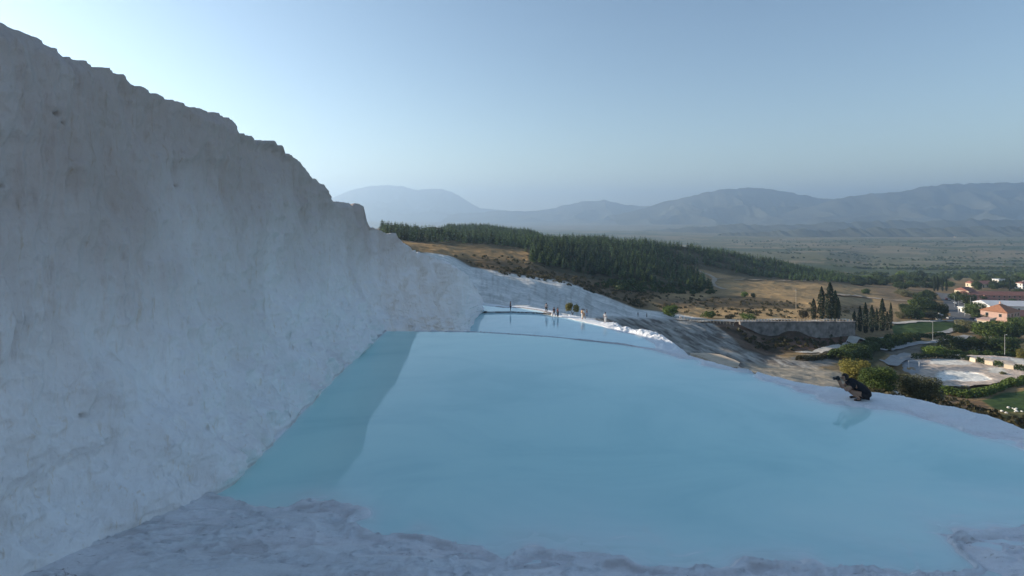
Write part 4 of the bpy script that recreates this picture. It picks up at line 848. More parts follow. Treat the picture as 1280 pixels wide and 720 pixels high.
hedge([(1050, 452), (1066, 446), (1082, 447)], 6, 3.0, "dark shrub clump below the bend of the pale valley path", M['leaf_dark'])
hedge([(1000, 451), (1025, 449), (1040, 445)], 2.5, 1.2, "dry shrub strip beside the grey washed ground", M['leaf_scrub'])
hedge([(1140, 421.5), (1160, 422), (1180, 419)], 2.5, 1.6, "shrub strip under the bend below the green lawn", M['leaf_dark'])

# ------------------------------------------------------------------ the pine wood: nearest trees one by one, the rest as one mass
WOOD = [
 ([(664, 338), (664, 318), (672, 303), (720, 298), (800, 304), (850, 308), (862, 326), (850, 334), (882, 350), (892, 362), (860, 366), (830, 360), (800, 352), (740, 344), (700, 340)], 330, 700, 4.9, 1.0),
 ([(860, 309), (900, 314), (960, 326), (1030, 341), (1072, 350), (1072, 353.5), (1000, 350.5), (940, 345), (900, 334), (850, 330)], 470, 860, 5.2, 1.0),
 ([(478, 302), (478, 286), (540, 291), (600, 295), (660, 298), (680, 299), (672, 318), (620, 307), (560, 303)], 360, 640, 5.3, 1.0),
 ([(548, 292), (560, 284), (600, 283.5), (640, 289), (680, 294), (760, 301), (760, 306), (640, 300)], 600, 960, 5.2, 0.95),
]
def build_wood():
    rg = np.random.default_rng(11); pts = []
    for poly, d0, d1, sp, hs in WOOD:
        us = [p[0] for p in poly]; x0, x1 = (min(us) - CX) / F * d1, (max(us) - CX) / F * d1
        x0 = min(x0, (min(us) - CX) / F * d0); x1 = max(x1, (max(us) - CX) / F * d0)
        gx, gy = np.meshgrid(np.arange(x0, x1, sp), np.arange(d0, d1, sp)); gx = gx.ravel() + rg.uniform(-.45, .45, gx.size) * sp; gy = gy.ravel() + rg.uniform(-.45, .45, gy.size) * sp
        z = hz(gx, gy); u = CX + F * gx / gy; v = CY + F * (H - z) / gy
        ok = inpoly(u + rg.normal(size=u.size) * 1.2, v + rg.normal(size=u.size) * 0.8, poly) & (fbm(gx / 26, gy / 26, 6, 3) > -0.45 + 0.2 * rg.uniform(-1, 1, gx.size))
        h = rg.uniform(4.0, 8.8, gx.size) * hs * (1 + 0.18 * noise(gx / 20, gy / 20, 3))
        pts.append(np.stack([gx, gy, z, h], 1)[ok])
    P = np.concatenate(pts)
    # the 300 that show largest: near ones on the front edge and on the open slope
    u = CX + F * P[:, 0] / P[:, 1]
    order = np.argsort(P[:, 1] / P[:, 3] + 8 * (u < 670)); first = order[:300]; rest = order[300:]
    for q, i in enumerate(first):
        x, y, z, h = P[i]; m = PINE[q % 6]; w = h * rg.uniform(0.8, 1.7)
        put_tree("pine_tree", m, float(x), float(y), float(z) - 0.1, float(w), float(h), "green pine at the front edge of the wood on the hillside", "tree", "pines at the edge of the hillside wood")
    # light variants for the mass
    lite = [conifer(30 + i, M['pine'], 7, 6, 0.26, 0.10, 0.5 + 0.1 * (i % 2))[2:] for i in range(4)]
    VV, FF, TT = [], [], []; off = 0
    for k in range(4):
        idx = rest[k::4]; V0, F0 = lite[k]; n = len(idx)
        a = rg.uniform(0, 6.28, n); ca, sa = np.cos(a)[:, None], np.sin(a)[:, None]; hh = P[idx, 3][:, None]; ww = hh * rg.uniform(0.8, 1.9, n)[:, None]
        X = (V0[None, :, 0] * ca - V0[None, :, 1] * sa) * ww + P[idx, 0][:, None]; Y = (V0[None, :, 0] * sa + V0[None, :, 1] * ca) * ww + P[idx, 1][:, None]
        Z = V0[None, :, 2] * hh + P[idx, 2][:, None]
        VV.append(np.stack([X, Y, Z], -1).reshape(-1, 3)); FF.append((F0[None] + (np.arange(n) * len(V0))[:, None, None]).reshape(-1, 4) + off); off += n * len(V0); TT.append(np.repeat(rg.uniform(-0.5, 0.55, n), len(V0)))
    me = mesh_np("pine_wood", np.concatenate(VV), np.concatenate(FF), M['pine'], False, None, {"tint": np.concatenate(TT)})
    tag(link("pine_wood", me), "dense dark pine wood covering the hillside behind its front row of trees", "wood", kind="stuff")
    print("wood trees", len(P))
build_wood()

def blob_mass(name, zones, label, cat, mat, n, size, quads, flat=0.7, seed=3, leaf=0.16):
    """many small leafy clumps scattered over the ground zones (nobody could count them)"""
    rg = np.random.default_rng(seed); VV, FF = [], []; off = 0
    for (poly, d0, d1, wgt) in zones:
        us = [p[0] for p in poly]; k = int(n * wgt); y = np.exp(rg.uniform(np.log(d0), np.log(d1), k * 25)); u = rg.uniform(min(us), max(us), k * 25); x = (u - CX) / F * y
        z = hz(x, y); v = CY + F * (H - z) / y; ok = np.nonzero(inpoly(u, v, poly) & ((noise(x / 160, y / 45, 7.0) > 0.22) | (d0 < 800)))[0][:k]
        for i in ok:
            s = rg.uniform(*size); d = rg.normal(size=(quads, 3)); d /= np.linalg.norm(d, axis=1, keepdims=True); d[:, 2] = np.abs(d[:, 2])
            Pp = np.array((x[i], y[i], z[i])) + d * s * np.array((1, 1, flat * 1.6)) * rg.uniform(0.6, 1, (quads, 1))
            V, Fq = leaf_quads(Pp, d, s * 2.2 * leaf, rg, 0.75); VV.append(V); FF.append(Fq + off); off += len(V)
    me = mesh_np(name, np.concatenate(VV), np.concatenate(FF), mat, False)
    tag(link(name, me), label, cat, kind="stuff")
blob_mass("scrub", [([(600, 334), (660, 336), (720, 345), (800, 356), (830, 368), (800, 386), (760, 372), (700, 355), (640, 346)], 195, 420, 0.45),
                    ([(780, 362), (860, 366), (900, 372), (1000, 378), (1080, 384), (1120, 396), (1000, 398), (860, 394), (820, 384)], 240, 500, 0.38),
                    ([(560, 318), (660, 322), (690, 335), (640, 340), (590, 332)], 200, 420, 0.08),
                    ([(1060, 480), (1200, 500), (1290, 540), (1240, 528), (1100, 496)], 70, 190, 0.09), ([(905, 408), (960, 424), (1065, 422), (1060, 432), (1000, 438), (950, 440)], 180, 250, 0.12)],
          "low dry scrub scattered over the brown slopes and fields", "scrub", M['leaf_scrub'], 900, (0.4, 1.2), 34, seed=4)
blob_mass("undergrowth", [([(770, 350), (890, 360), (900, 368), (800, 366), (740, 358)], 300, 460, 1.0)],
          "dark green undergrowth along the lower edge of the pine wood", "undergrowth", M['leaf_dark'], 170, (1.0, 2.2), 50, seed=5)
blob_mass("plain_trees", [([(1060, 335), (1300, 330), (1300, 352), (1120, 356), (1060, 350)], 820, 1500, 0.45), ([(900, 300), (1300, 300), (1300, 338), (1060, 338), (960, 318)], 1300, 3600, 0.55)],
          "hedgerows and far tree clumps dotted over the hazy plain", "trees", M['leaf_dark'], 1500, (1.6, 4.2), 14, seed=6, leaf=0.35)

# ------------------------------------------------------------------ retaining wall and railing along the path
def build_wall():
    us = np.array([925, 960, 1030, 1068.]); ds = np.array([233.5, 236.2, 242.2, 246.5])
    tops = np.array([402.6, 402.6, 402.6, 402.6]); bots = np.array([404, 420.5, 420.5, 417.0])
    def at(u):
        d = np.interp(u, us, ds); return np.array(((u - CX) / F * d, d)), H - (np.interp(u, us, tops) - CY) / F * d, H - (np.interp(u, us, bots) - CY) / F * d - 0.6
    p0, t0, b0 = at(925)
    root = empty("retaining_wall", (p0[0], p0[1], b0)); tag(root, "long grey stone retaining wall holding up the railed path above the brown bank", "wall")
    edges = np.linspace(925, 1068, 13)
    for i in range(12):
        a, ta, ba = at(edges[i]); b, tb, bb = at(edges[i + 1])
        ext = 0.06 * (i % 2) + random.uniform(0, 0.08)
        q = []
        for (p, t, bt) in ((a, ta, ba), (b, tb, bb)):
            q += [(p[0], p[1] - 0.6 - ext, bt), (p[0], p[1] + 1.2, bt), (p[0], p[1] - 0.35 - ext, t), (p[0], p[1] + 1.2, t)]
        q = [(x - p0[0], y - p0[1], z - b0) for x, y, z in q]
        MB().poly(q, [(0, 4, 6, 2), (1, 3, 7, 5), (2, 6, 7, 3), (0, 2, 3, 1), (4, 5, 7, 6), (0, 1, 5, 4)]).build("stone_panel", M['stone_wall'], root)
    for i in range(12):
        a, ta, ba = at(edges[i]); b, tb, bb = at(edges[i + 1]); m = (a + b) / 2; L = float(np.hypot(*(b - a)))
        MB().box((m[0] - p0[0], m[1] - p0[1] + 0.2, (ta + tb) / 2 - b0 + 0.18), (L - 0.02, 1.9, 0.2), math.atan2(b[1] - a[1], b[0] - a[0])).build("coping_stone", M['stone_wall'], root)
    # railing with posts
    f0 = np.array(((852 - CX) / F * 222.0, 222.0)); rail = empty("railing", (f0[0], f0[1], gz(*f0))); tag(rail, "railing of short pale posts along the edge of the path above the brown bank", "fence")
    us2 = np.linspace(852, 1066, 54); post = MB().box((0, 0, 0.45), (0.22, 0.22, 1.1)).mesh("post", M['post']); prev = None; rp = []
    for u in us2:
        d = np.interp(u, [852, 880, 925, 960, 1030, 1068], [226, 231, 234.3, 237.0, 243.0, 247.3]); x = (u - CX) / F * d
        z = gz(x, d) if u < 920 else max(gz(x, d), H - (402.3 - CY) / F * d + 0.3)
        rp.append((x, d, z)); o = link("post", post, rail); o.location = (x - rail.location[0], d - rail.location[1], z - rail.location[2])
    for h in (0.5, 0.85):
        mb = MB()
        for a, b in zip(rp[:-1], rp[1:]):
            mb.cyl([a[i] - rail.location[i] + (h if i == 2 else 0) for i in range(3)], [b[i] - rail.location[i] + (h if i == 2 else 0) for i in range(3)], 0.06, 0.06, 4)
        mb.build("rail", M['post'], rail)
build_wall()

# ------------------------------------------------------------------ village buildings
def building(name, label, u, v, w, dp, h, rz, wall, roof, kind="hip", floors=2, cols=5, dmin=300, roof_h=2.2, balcony=False):
    x, y, z = hit(u, v, dmin)
    r = empty(name, (x, y, z - 0.3), math.radians(rz)); tag(r, label, "building")
    MB().box((0, 0, h / 2), (w, dp, h)).build("wall", wall, r)
    if kind == "hip":
        e = 0.7; a, b = w / 2 + e, dp / 2 + e; k = min(a, b) * 0.95
        ro = MB().poly([(-a, -b, h), (a, -b, h), (a, b, h), (-a, b, h), (-a + k, 0, h + roof_h), (a - k, 0, h + roof_h)] if a >= b else [(-a, -b, h), (a, -b, h), (a, b, h), (-a, b, h), (0, -b + k, h + roof_h), (0, b - k, h + roof_h)],
                       [(0, 1, 5, 4), (2, 3, 4, 5), (1, 2, 5), (3, 0, 4), (3, 2, 1, 0)] if a >= b else [(0, 1, 4), (2, 3, 5), (1, 2, 5, 4), (3, 0, 4, 5), (3, 2, 1, 0)]).build("roof", roof, r)
        MB().box((w * 0.2, dp * 0.1, h + roof_h * 0.8), (0.8, 0.8, roof_h * 0.9)).build("chimney", wall, ro)
    elif kind == "gable":
        e = 0.6; a, b = w / 2 + e, dp / 2 + e
        MB().poly([(-a, -b, h), (a, -b, h), (a, b, h), (-a, b, h), (-a, 0, h + roof_h), (a, 0, h + roof_h)], [(0, 1, 5, 4), (2, 3, 4, 5), (1, 2, 5), (3, 0, 4), (3, 2, 1, 0)]).build("roof", roof, r)
    else:
        MB().box((0, 0, h + 0.2), (w + 0.8, dp + 0.8, 0.5)).build("roof", roof, r)
        MB().box((0, -dp / 2 - 0.2, h + 0.75), (w + 0.5, 0.3, 0.6)).build("parapet", wall, r)
    sx = w / cols; fh = h / floors
    fr = MB().box((0, 0, 0), (min(1.7, sx * 0.6), 0.12, fh * 0.5)).mesh("window", M['frame']); pn = MB().box((0, -0.05, 0), (min(1.45, sx * 0.5), 0.12, fh * 0.42)).mesh("pane", M['glass'])
    for f in range(floors):
        for c in range(cols):
            px = -w / 2 + sx * (c + 0.5)
            if f == 0 and c == cols // 2:
                d_ = MB().box((px, -dp / 2 - 0.04, fh * 0.38), (1.3, 0.14, fh * 0.76)).build("door", M['stone_dark'], r); continue
            o = link("window", fr, r); o.location = (px, -dp / 2 - 0.03, fh * (f + 0.55)); q = link("pane", pn, o)
    for f in range(floors):
        for c in range(2):
            o = link("window", fr, r); o.location = (-w / 2 - 0.03, (c - 0.5) * dp * 0.5, fh * (f + 0.55)); o.rotation_euler.z = -math.pi / 2; link("pane", pn, o)
    if balcony:
        bl = MB().box((0, -dp / 2 - 0.9, fh), (w * 0.6, 1.6, 0.2)).build("balcony", M['plaster_cream'], r)
        MB().box((0, -dp / 2 - 1.66, fh + 0.55), (w * 0.6, 0.08, 0.9)).build("balustrade", M['frame'], bl)
    return r
building("hotel", "pink two-storey house with an orange hipped tile roof beside the village road", 1250, 405, 17, 14, 9.0, 28, M['plaster_pink'], M['roof_orange'], "hip", 2, 4, 200, 4.2, True)
building("annex", "rose-coloured wing with a red tile roof beside the pink house", 1272, 403, 20, 12, 6.0, 12, M['plaster_rose'], M['roof_red'], "gable", 2, 6, 200, 2.6)
building("market_hall", "white hall with a broad pale flat roof behind the pink house", 1262, 391, 40, 20, 7.0, -8, M['plaster_white'], M['roof_grey'], "gable", 1, 7, 200, 2.8)
building("guest_house", "long rose guest house with a red tile roof across the road", 1246, 375, 64, 12, 5.5, -4, M['plaster_rose'], M['roof_red'], "gable", 2, 14, 300, 3.0)
building("guest_house", "cream-gabled corner house with a red roof at the head of the long rose building", 1206, 372, 11, 12, 7.5, 24, M['plaster_cream'], M['roof_red'], "gable", 2, 3, 300, 3.0)
building("guest_house", "low rose house with a red roof in front of the long rose building", 1226, 380, 22, 10, 4.5, 6, M['plaster_rose'], M['roof_red'], "hip", 1, 5, 300, 2.6)
building("house", "small house with a dull red roof in the tree belt behind the village", 1224, 359, 24, 12, 5, 3, M['plaster_cream'], M['roof_red'], "gable", 1, 5, 400, 3.2)
building("house", "slim white house standing above the trees behind the village", 1248, 359, 9, 8, 10, 10, M['plaster_white'], M['roof_grey'], "flat", 3, 2, 400)
building("house", "white house past the slim white one behind the village", 1278, 361, 11, 9, 7, 10, M['plaster_white'], M['roof_red'], "hip", 2, 3, 400)
building("kiosk", "little cream kiosk on the path above the green lawn", 1143, 398, 5, 4, 4.2, 15, M['plaster_cream'], M['plaster_white'], "hip", 1, 3, 200, 1.2)
building("booth", "tiny white booth at the far end of the green lawn", 1173.5, 399.5, 2.6, 2.4, 3.4, 15, M['plaster_white'], M['plaster_white'], "hip", 1, 2, 200, 0.8)
building("shop", "low cream roadside shop with a flat roof next to the car park", 1233, 406, 12, 6, 3.8, 35, M['plaster_cream'], M['plaster_pink'], "flat", 1, 4, 200)
building("restaurant", "flat white terrace building at the valley edge by the pink house", 1277, 409, 15, 8, 3.6, 8, M['plaster_white'], M['plaster_cream'], "flat", 1, 5, 200)
building("ticket_office", "white roadside gatehouse with a dark doorway beside the village road", 1205, 391, 5, 5, 4.2, 10, M['plaster_white'], M['plaster_white'], "flat", 1, 3, 200)
# far houses on the plain
hm = MB().box((0, 0, 3), (14, 10, 6)).mesh("wall", M['plaster_cream']); hr = MB().poly([(-8, -6, 6), (8, -6, 6), (8, 6, 6), (-8, 6, 6), (-8, 0, 9), (8, 0, 9)], [(0, 1, 5, 4), (2, 3, 4, 5), (1, 2, 5), (3, 0, 4), (3, 2, 1, 0)]).mesh("roof", M['roof_red'])
rg_ = np.random.default_rng(21)
for i in range(26):
    u = rg_.uniform(1030, 1290) if i < 22 else rg_.uniform(880, 1030); v = rg_.uniform(278, 297)
    x, y, z = hit(u, v, 2500); s = rg_.uniform(0.6, 1.3)
    e = empty("house", (x, y, z - 1), rg_.uniform(0, 3.1), (s * 1.5, s, s)); tag(e, "tiny pale house far out on the hazy plain", "house", "far houses on the plain")
    link("wall", hm, e); link("roof", hr, e)

# ------------------------------------------------------------------ cars, street lamps, basin furniture
def car_meshes(cname, paint, van=False):
    m = simple(cname, paint, 0.35, 0.03); hgt = 1.25 if van else 0.78
    L = 4.6 if van else 4.2
    pr = [(-L / 2, 0.35), (L / 2, 0.35), (L / 2, 0.75), (L / 2 - 0.25, 0.88), (L / 2 - 1.15, 0.95), (-L / 2 + 0.15, 0.98), (-L / 2, 0.8)]
    n = len(pr); b = MB().poly([(x, -0.86, z) for x, z in pr] + [(x, 0.86, z) for x, z in pr], [tuple(range(n)), tuple(range(2 * n - 1, n - 1, -1))] + [(i, n + i, n + (i + 1) % n, (i + 1) % n) for i in range(n)])
    top = 2.0 if van else 1.45; c0, c1 = (-L / 2 + 0.1, L / 2 - 1.0) if van else (-L / 2 + 0.35, L / 2 - 1.1)
    cb = [(c0, 0.95), (c1, 0.95), (c1 - 0.7, top), (c0 + (0.1 if van else 0.5), top)]
    k = MB().poly([(x, -0.8, z) for x, z in cb[:2]] + [(x, -0.66, z) for x, z in cb[2:]] + [(x, 0.8, z) for x, z in cb[:2]] + [(x, 0.66, z) for x, z in cb[2:]], [(0, 1, 2, 3), (7, 6, 5, 4), (0, 4, 5, 1), (1, 5, 6, 2), (2, 6, 7, 3), (3, 7, 4, 0)])
    rf = MB().box((sum(p[0] for p in cb[2:]) / 2, 0, top + 0.03), (cb[2][0] - cb[3][0] + 0.1, 1.36, 0.06))
    wh = MB().cyl((0, -0.1, 0), (0, 0.1, 0), 0.32, 0.32, 12)
    return b.mesh("body", m), (k.mesh("cabin", m if van else M['glass'])), rf.mesh("roof_panel", m), wh.mesh("wheel", M['tyre']), L
CARS = {c: car_meshes(c + "_paint", p, v) for c, p, v in (("white", (0.75, 0.75, 0.74), False), ("silver", (0.42, 0.43, 0.45), False), ("red", (0.40, 0.04, 0.03), False), ("dark", (0.03, 0.035, 0.05), False), ("white_van", (0.76, 0.76, 0.75), True))}
def put_car(c, u, v, rz, label):
    b, k, rf, w, L = CARS[c]; x, y, z = hit(u, v, 300)
    e = empty("parked_car" if c != "white_van" else "parked_van", (x, y, z + 0.5), math.radians(rz)); tag(e, label, "van" if c == "white_van" else "car", "vehicles along the village road")
    link("body", b, e); link("cabin", k, e); link("roof_panel", rf, e)
    for sx in (-1, 1):
        for sy in (-1, 1): o = link("wheel", w, e); o.location = (sx * L * 0.31, sy * 0.78, 0.32)
for c, u, v, rz, lb in [("white", 1186, 375.5, 60, "white car parked at the far end of the village road"), ("silver", 1190.5, 377, 62, "silver car parked in front of the far white car on the village road"), ("red", 1183, 375, 58, "small red car parked on the tree side of the village road"),
    ("white", 1193.5, 380, 62, "white car parked midway along the village road"), ("dark", 1196, 383.5, 62, "dark car parked midway along the village road behind the gatehouse"), ("silver", 1199.5, 388, 120, "silver car standing beside the white gatehouse"),
    ("white_van", 1211, 394.5, 100, "white van standing on the road past the gatehouse"), ("dark", 1216, 400.5, 20, "dark car on the wide asphalt car park"), ("white", 1222, 402, 25, "white car on the wide asphalt car park"), ("silver", 1188, 399.5, 5, "silver car at the tree end of the asphalt car park")]:
    put_car(c, u, v, rz, lb)
lp = MB().cyl((0, 0, 0), (0, 0, 9), 0.14, 0.08, 6).mesh("pole", M['metal']); la = MB().cyl((0, 0, 8.9), (1.8, 0, 9.4), 0.07, 0.05, 5).mesh("arm", M['metal']); lh = MB().box((2.0, 0, 9.4), (0.8, 0.3, 0.15)).mesh("lamp_head", M['metal'])
for u, v in ((1198, 392), (1206, 396), (1227, 401), (1213, 386), (1193, 384), (1166, 426), (1256, 446), (1226, 392)):
    x, y, z = hit(u, v, 150); e = empty("street_lamp", (x, y, z), random.uniform(0, 6)); tag(e, "tall grey street lamp in the valley by the village", "street lamp", "street lamps in the village")
    link("pole", lp, e); link("arm", la, e); link("lamp_head", lh, e)
up = MB().cyl((0, 0, 0), (0, 0, 11), 0.16, 0.10, 6).mesh("pole", M['post']); uc = MB().box((0, 0, 10.2), (2.2, 0.14, 0.14)).mesh("crossarm", M['post'])
for u, v, lb in ((995, 386, "wooden utility pole on the dry field beyond the railing"), (1270, 352, "utility pole at the edge of the plain behind the village")):
    x, y, z = hit(u, v, 250); e = empty("utility_pole", (x, y, z), 0.4); tag(e, lb, "utility pole"); link("pole", up, e); link("crossarm", uc, e)
def block(u0, u1, v, lb):
    a = at_level(u0, v - 1, ZB); b = at_level(u1, v + 1, ZB); m = ((a[0] + b[0]) / 2, (a[1] + b[1]) / 2); L = math.hypot(b[0] - a[0], b[1] - a[1])
    o = MB()
    o.poly([(-L / 2, -0.7, 0), (L / 2, -0.7, 0), (L / 2, 0.7, 0), (-L / 2, 0.7, 0), (-L / 2 + 0.12, -0.55, 1.5), (L / 2 - 0.1, -0.55, 1.45), (L / 2 - 0.12, 0.55, 1.5), (-L / 2 + 0.1, 0.55, 1.55)], [(3, 2, 1, 0), (4, 5, 6, 7), (0, 1, 5, 4), (1, 2, 6, 5), (2, 3, 7, 6), (3, 0, 4, 7)])
    q = o.build("stone_block", M['plaster_cream']); q.location = (*m, ZB - 0.1); q.rotation_euler.z = math.atan2(b[1] - a[1], b[0] - a[0]); tag(q, lb, "stone block")
block(1213.5, 1221, 452, "cream stone block at the end of the long dark basin hedge")
block(1231, 1242, 455.5, "cream stone block between the first and second short hedges of the basin")
block(1255, 1267.5, 460.5, "cream stone block between the second and third short hedges of the basin")
def frame_goal():
    a = at_level(1136, 460, ZB); b = at_level(1149, 460, ZB); e = empty("metal_frame", (a[0], a[1], ZB)); tag(e, "white metal goal-shaped frame standing in the shaded part of the basin", "frame")
    L = b[0] - a[0]; m = simple("white_paint", (0.7, 0.7, 0.7), 0.6, 0.05)
    MB().cyl((0, 0, 0), (0, 0, 2.6), 0.10, 0.10, 6).build("post", m, e); MB().cyl((L, 0, 0), (L, 0, 2.6), 0.10, 0.10, 6).build("post", m, e)
    MB().cyl((-0.1, 0, 2.6), (L + 0.1, 0, 2.6), 0.12, 0.12, 6).build("crossbar", m, e)
frame_goal()
for i in range(9):
    u, v = random.uniform(1252, 1282), random.uniform(510, 517); x, y, z = hit(u, v)
    bm = bmesh.new(); bmesh.ops.create_icosphere(bm, subdivisions=2, radius=random.uniform(0.2, 0.38))
    for q in bm.verts: q.co *= 1 + 0.25 * random.uniform(-1, 1); q.co.z *= 0.7
    me = bpy.data.meshes.new("stone"); bm.to_mesh(me); bm.free(); me.materials.append(M['white_stone'])
    o = link("white_stone", me); o.location = (x, y, z + 0.15); tag(o, "small white stone lying on the lower lawn", "stone", "white stones on the lower lawn")

# ------------------------------------------------------------------ people
def skin(name, V, E, R, root, mat, levels=2, parent=None):
    me = bpy.data.meshes.new(name); me.from_pydata(V, E, []); o = bpy.data.objects.new(name, me); COL.objects.link(o)
    o.modifiers.new("s", 'SKIN'); sv = me.skin_vertices[0].data
    for i, r in enumerate(R):
        sv[i].radius = (r, r) if not isinstance(r, tuple) else r; sv[i].use_root = (i == root)
    o.modifiers.new("d", 'SUBSURF').levels = levels
    dg = bpy.context.evaluated_depsgraph_get(); m2 = bpy.data.meshes.new_from_object(o.evaluated_get(dg)); m2.name = name
    bpy.data.objects.remove(o); m2.materials.clear(); m2.materials.append(mat); m2.polygons.foreach_set("use_smooth", [True] * len(m2.polygons))
    return m2
class Sk:
    def __init__(s): s.V, s.E, s.R, s.n = [], [], [], {}
    def add(s, k, p, r, par=None):
        s.n[k] = len(s.V); s.V.append(p); s.R.append(r)
        if par is not None: s.E.append((s.n[par], s.n[k]))
        return s
M['skin'] = simple("skin", (0.36, 0.20, 0.13), 0.6, 0.08); M['hair'] = simple("dark_hair", (0.018, 0.012, 0.009), 0.7, 0.2, 30)
M['cloth_black'] = simple("black_cloth", (0.012, 0.012, 0.016), 0.9, 0.3, 12); M['cloth_dark'] = simple("dark_shorts", (0.022, 0.018, 0.018), 0.9, 0.3, 12)
def hand(k, s, w, palm, d, up):
    """five fingers rooted in the palm, curling round what is held"""
    d = Vector(d).normalized(); up = Vector(up).normalized(); sd = d.cross(up)
    P = Vector(palm)
    for i, (o, L) in enumerate(((-0.03, 0.055), (-0.01, 0.068), (0.01, 0.064), (0.03, 0.05))):
        a = P + d * 0.04 + sd * o; b = a + d * L * 0.6 + up * 0.01; c = b + d * L * 0.3 + up * L * 0.5
        s.add(f"{k}f{i}a", tuple(a), 0.010, w).add(f"{k}f{i}b", tuple(b), 0.009, f"{k}f{i}a").add(f"{k}f{i}c", tuple(c), 0.008, f"{k}f{i}b")
    a = P + sd * -0.045 + up * 0.02; b = a + d * 0.03 + up * 0.03
    s.add(f"{k}ta", tuple(a), 0.012, w).add(f"{k}tb", tuple(b), 0.010, f"{k}ta")
def head_mesh(c, facing, scale=1.0, tilt=0.0):
    """head with brow, nose, chin and ears; facing is the heading in radians"""
    bm = bmesh.new(); bmesh.ops.create_uvsphere(bm, u_segments=20, v_segments=16, radius=0.105)
    for v in bm.verts:
        v.co.z *= 1.2; v.co.y *= 0.80
        if v.co.z < -0.02 and v.co.x > 0: v.co.y *= 1 + v.co.z * 2.2
        f = math.exp(-((v.co.y / 0.018) ** 2) - ((v.co.z + 0.01) / 0.03) ** 2)
        if v.co.x > 0.04: v.co.x += 0.028 * f - 0.008 * math.exp(-((abs(v.co.y) - 0.033) / 0.016) ** 2 - ((v.co.z - 0.015) / 0.014) ** 2) - 0.006 * math.exp(-((v.co.z + 0.06) / 0.008) ** 2 - (v.co.y / 0.03) ** 2)
    for sy in (-1, 1):
        r = bmesh.ops.create_icosphere(bm, subdivisions=1, radius=0.026)
        for v in r['verts']: v.co = Vector((v.co.x * 0.8 - 0.005, v.co.y * 0.4 + sy * 0.084, v.co.z * 1.2))
    Mx = Matrix.Translation(c) @ Matrix.Rotation(facing, 4, 'Z') @ Matrix.Rotation(tilt, 4, 'Y') @ Matrix.Scale(scale, 4)
    bm.transform(Mx); me = bpy.data.meshes.new("head"); bm.to_mesh(me); bm.free(); me.polygons.foreach_set("use_smooth", [True] * len(me.polygons)); return me
def hair_mesh(c, facing, scale=1.0, tilt=0.0, mat=None, bun=False):
    bm = bmesh.new(); bmesh.ops.create_uvsphere(bm, u_segments=18, v_segments=12, radius=0.114)
    bmesh.ops.delete(bm, geom=[v for v in bm.verts if (v.co.x > 0.045 and v.co.z < 0.055) or v.co.z < -0.07], context='VERTS')
    for v in bm.verts: v.co.z = v.co.z * 1.2 + 0.006; v.co.y *= 0.84; v.co.x -= 0.008; v.co *= 1 + 0.03 * random.uniform(-1, 1)
    Mx = Matrix.Translation(c) @ Matrix.Rotation(facing, 4, 'Z') @ Matrix.Rotation(tilt, 4, 'Y') @ Matrix.Scale(scale, 4)
    bm.transform(Mx); me = bpy.data.meshes.new("hair"); bm.to_mesh(me); bm.free(); me.materials.append(mat or M['hair']); me.polygons.foreach_set("use_smooth", [True] * len(me.polygons)); return me
def join(a, b, mat):
    bm = bmesh.new(); bm.from_mesh(a); bm.from_mesh(b); me = bpy.data.meshes.new("body"); bm.to_mesh(me); bm.free(); me.materials.append(mat)
    me.polygons.foreach_set("use_smooth", [True] * len(me.polygons)); return me

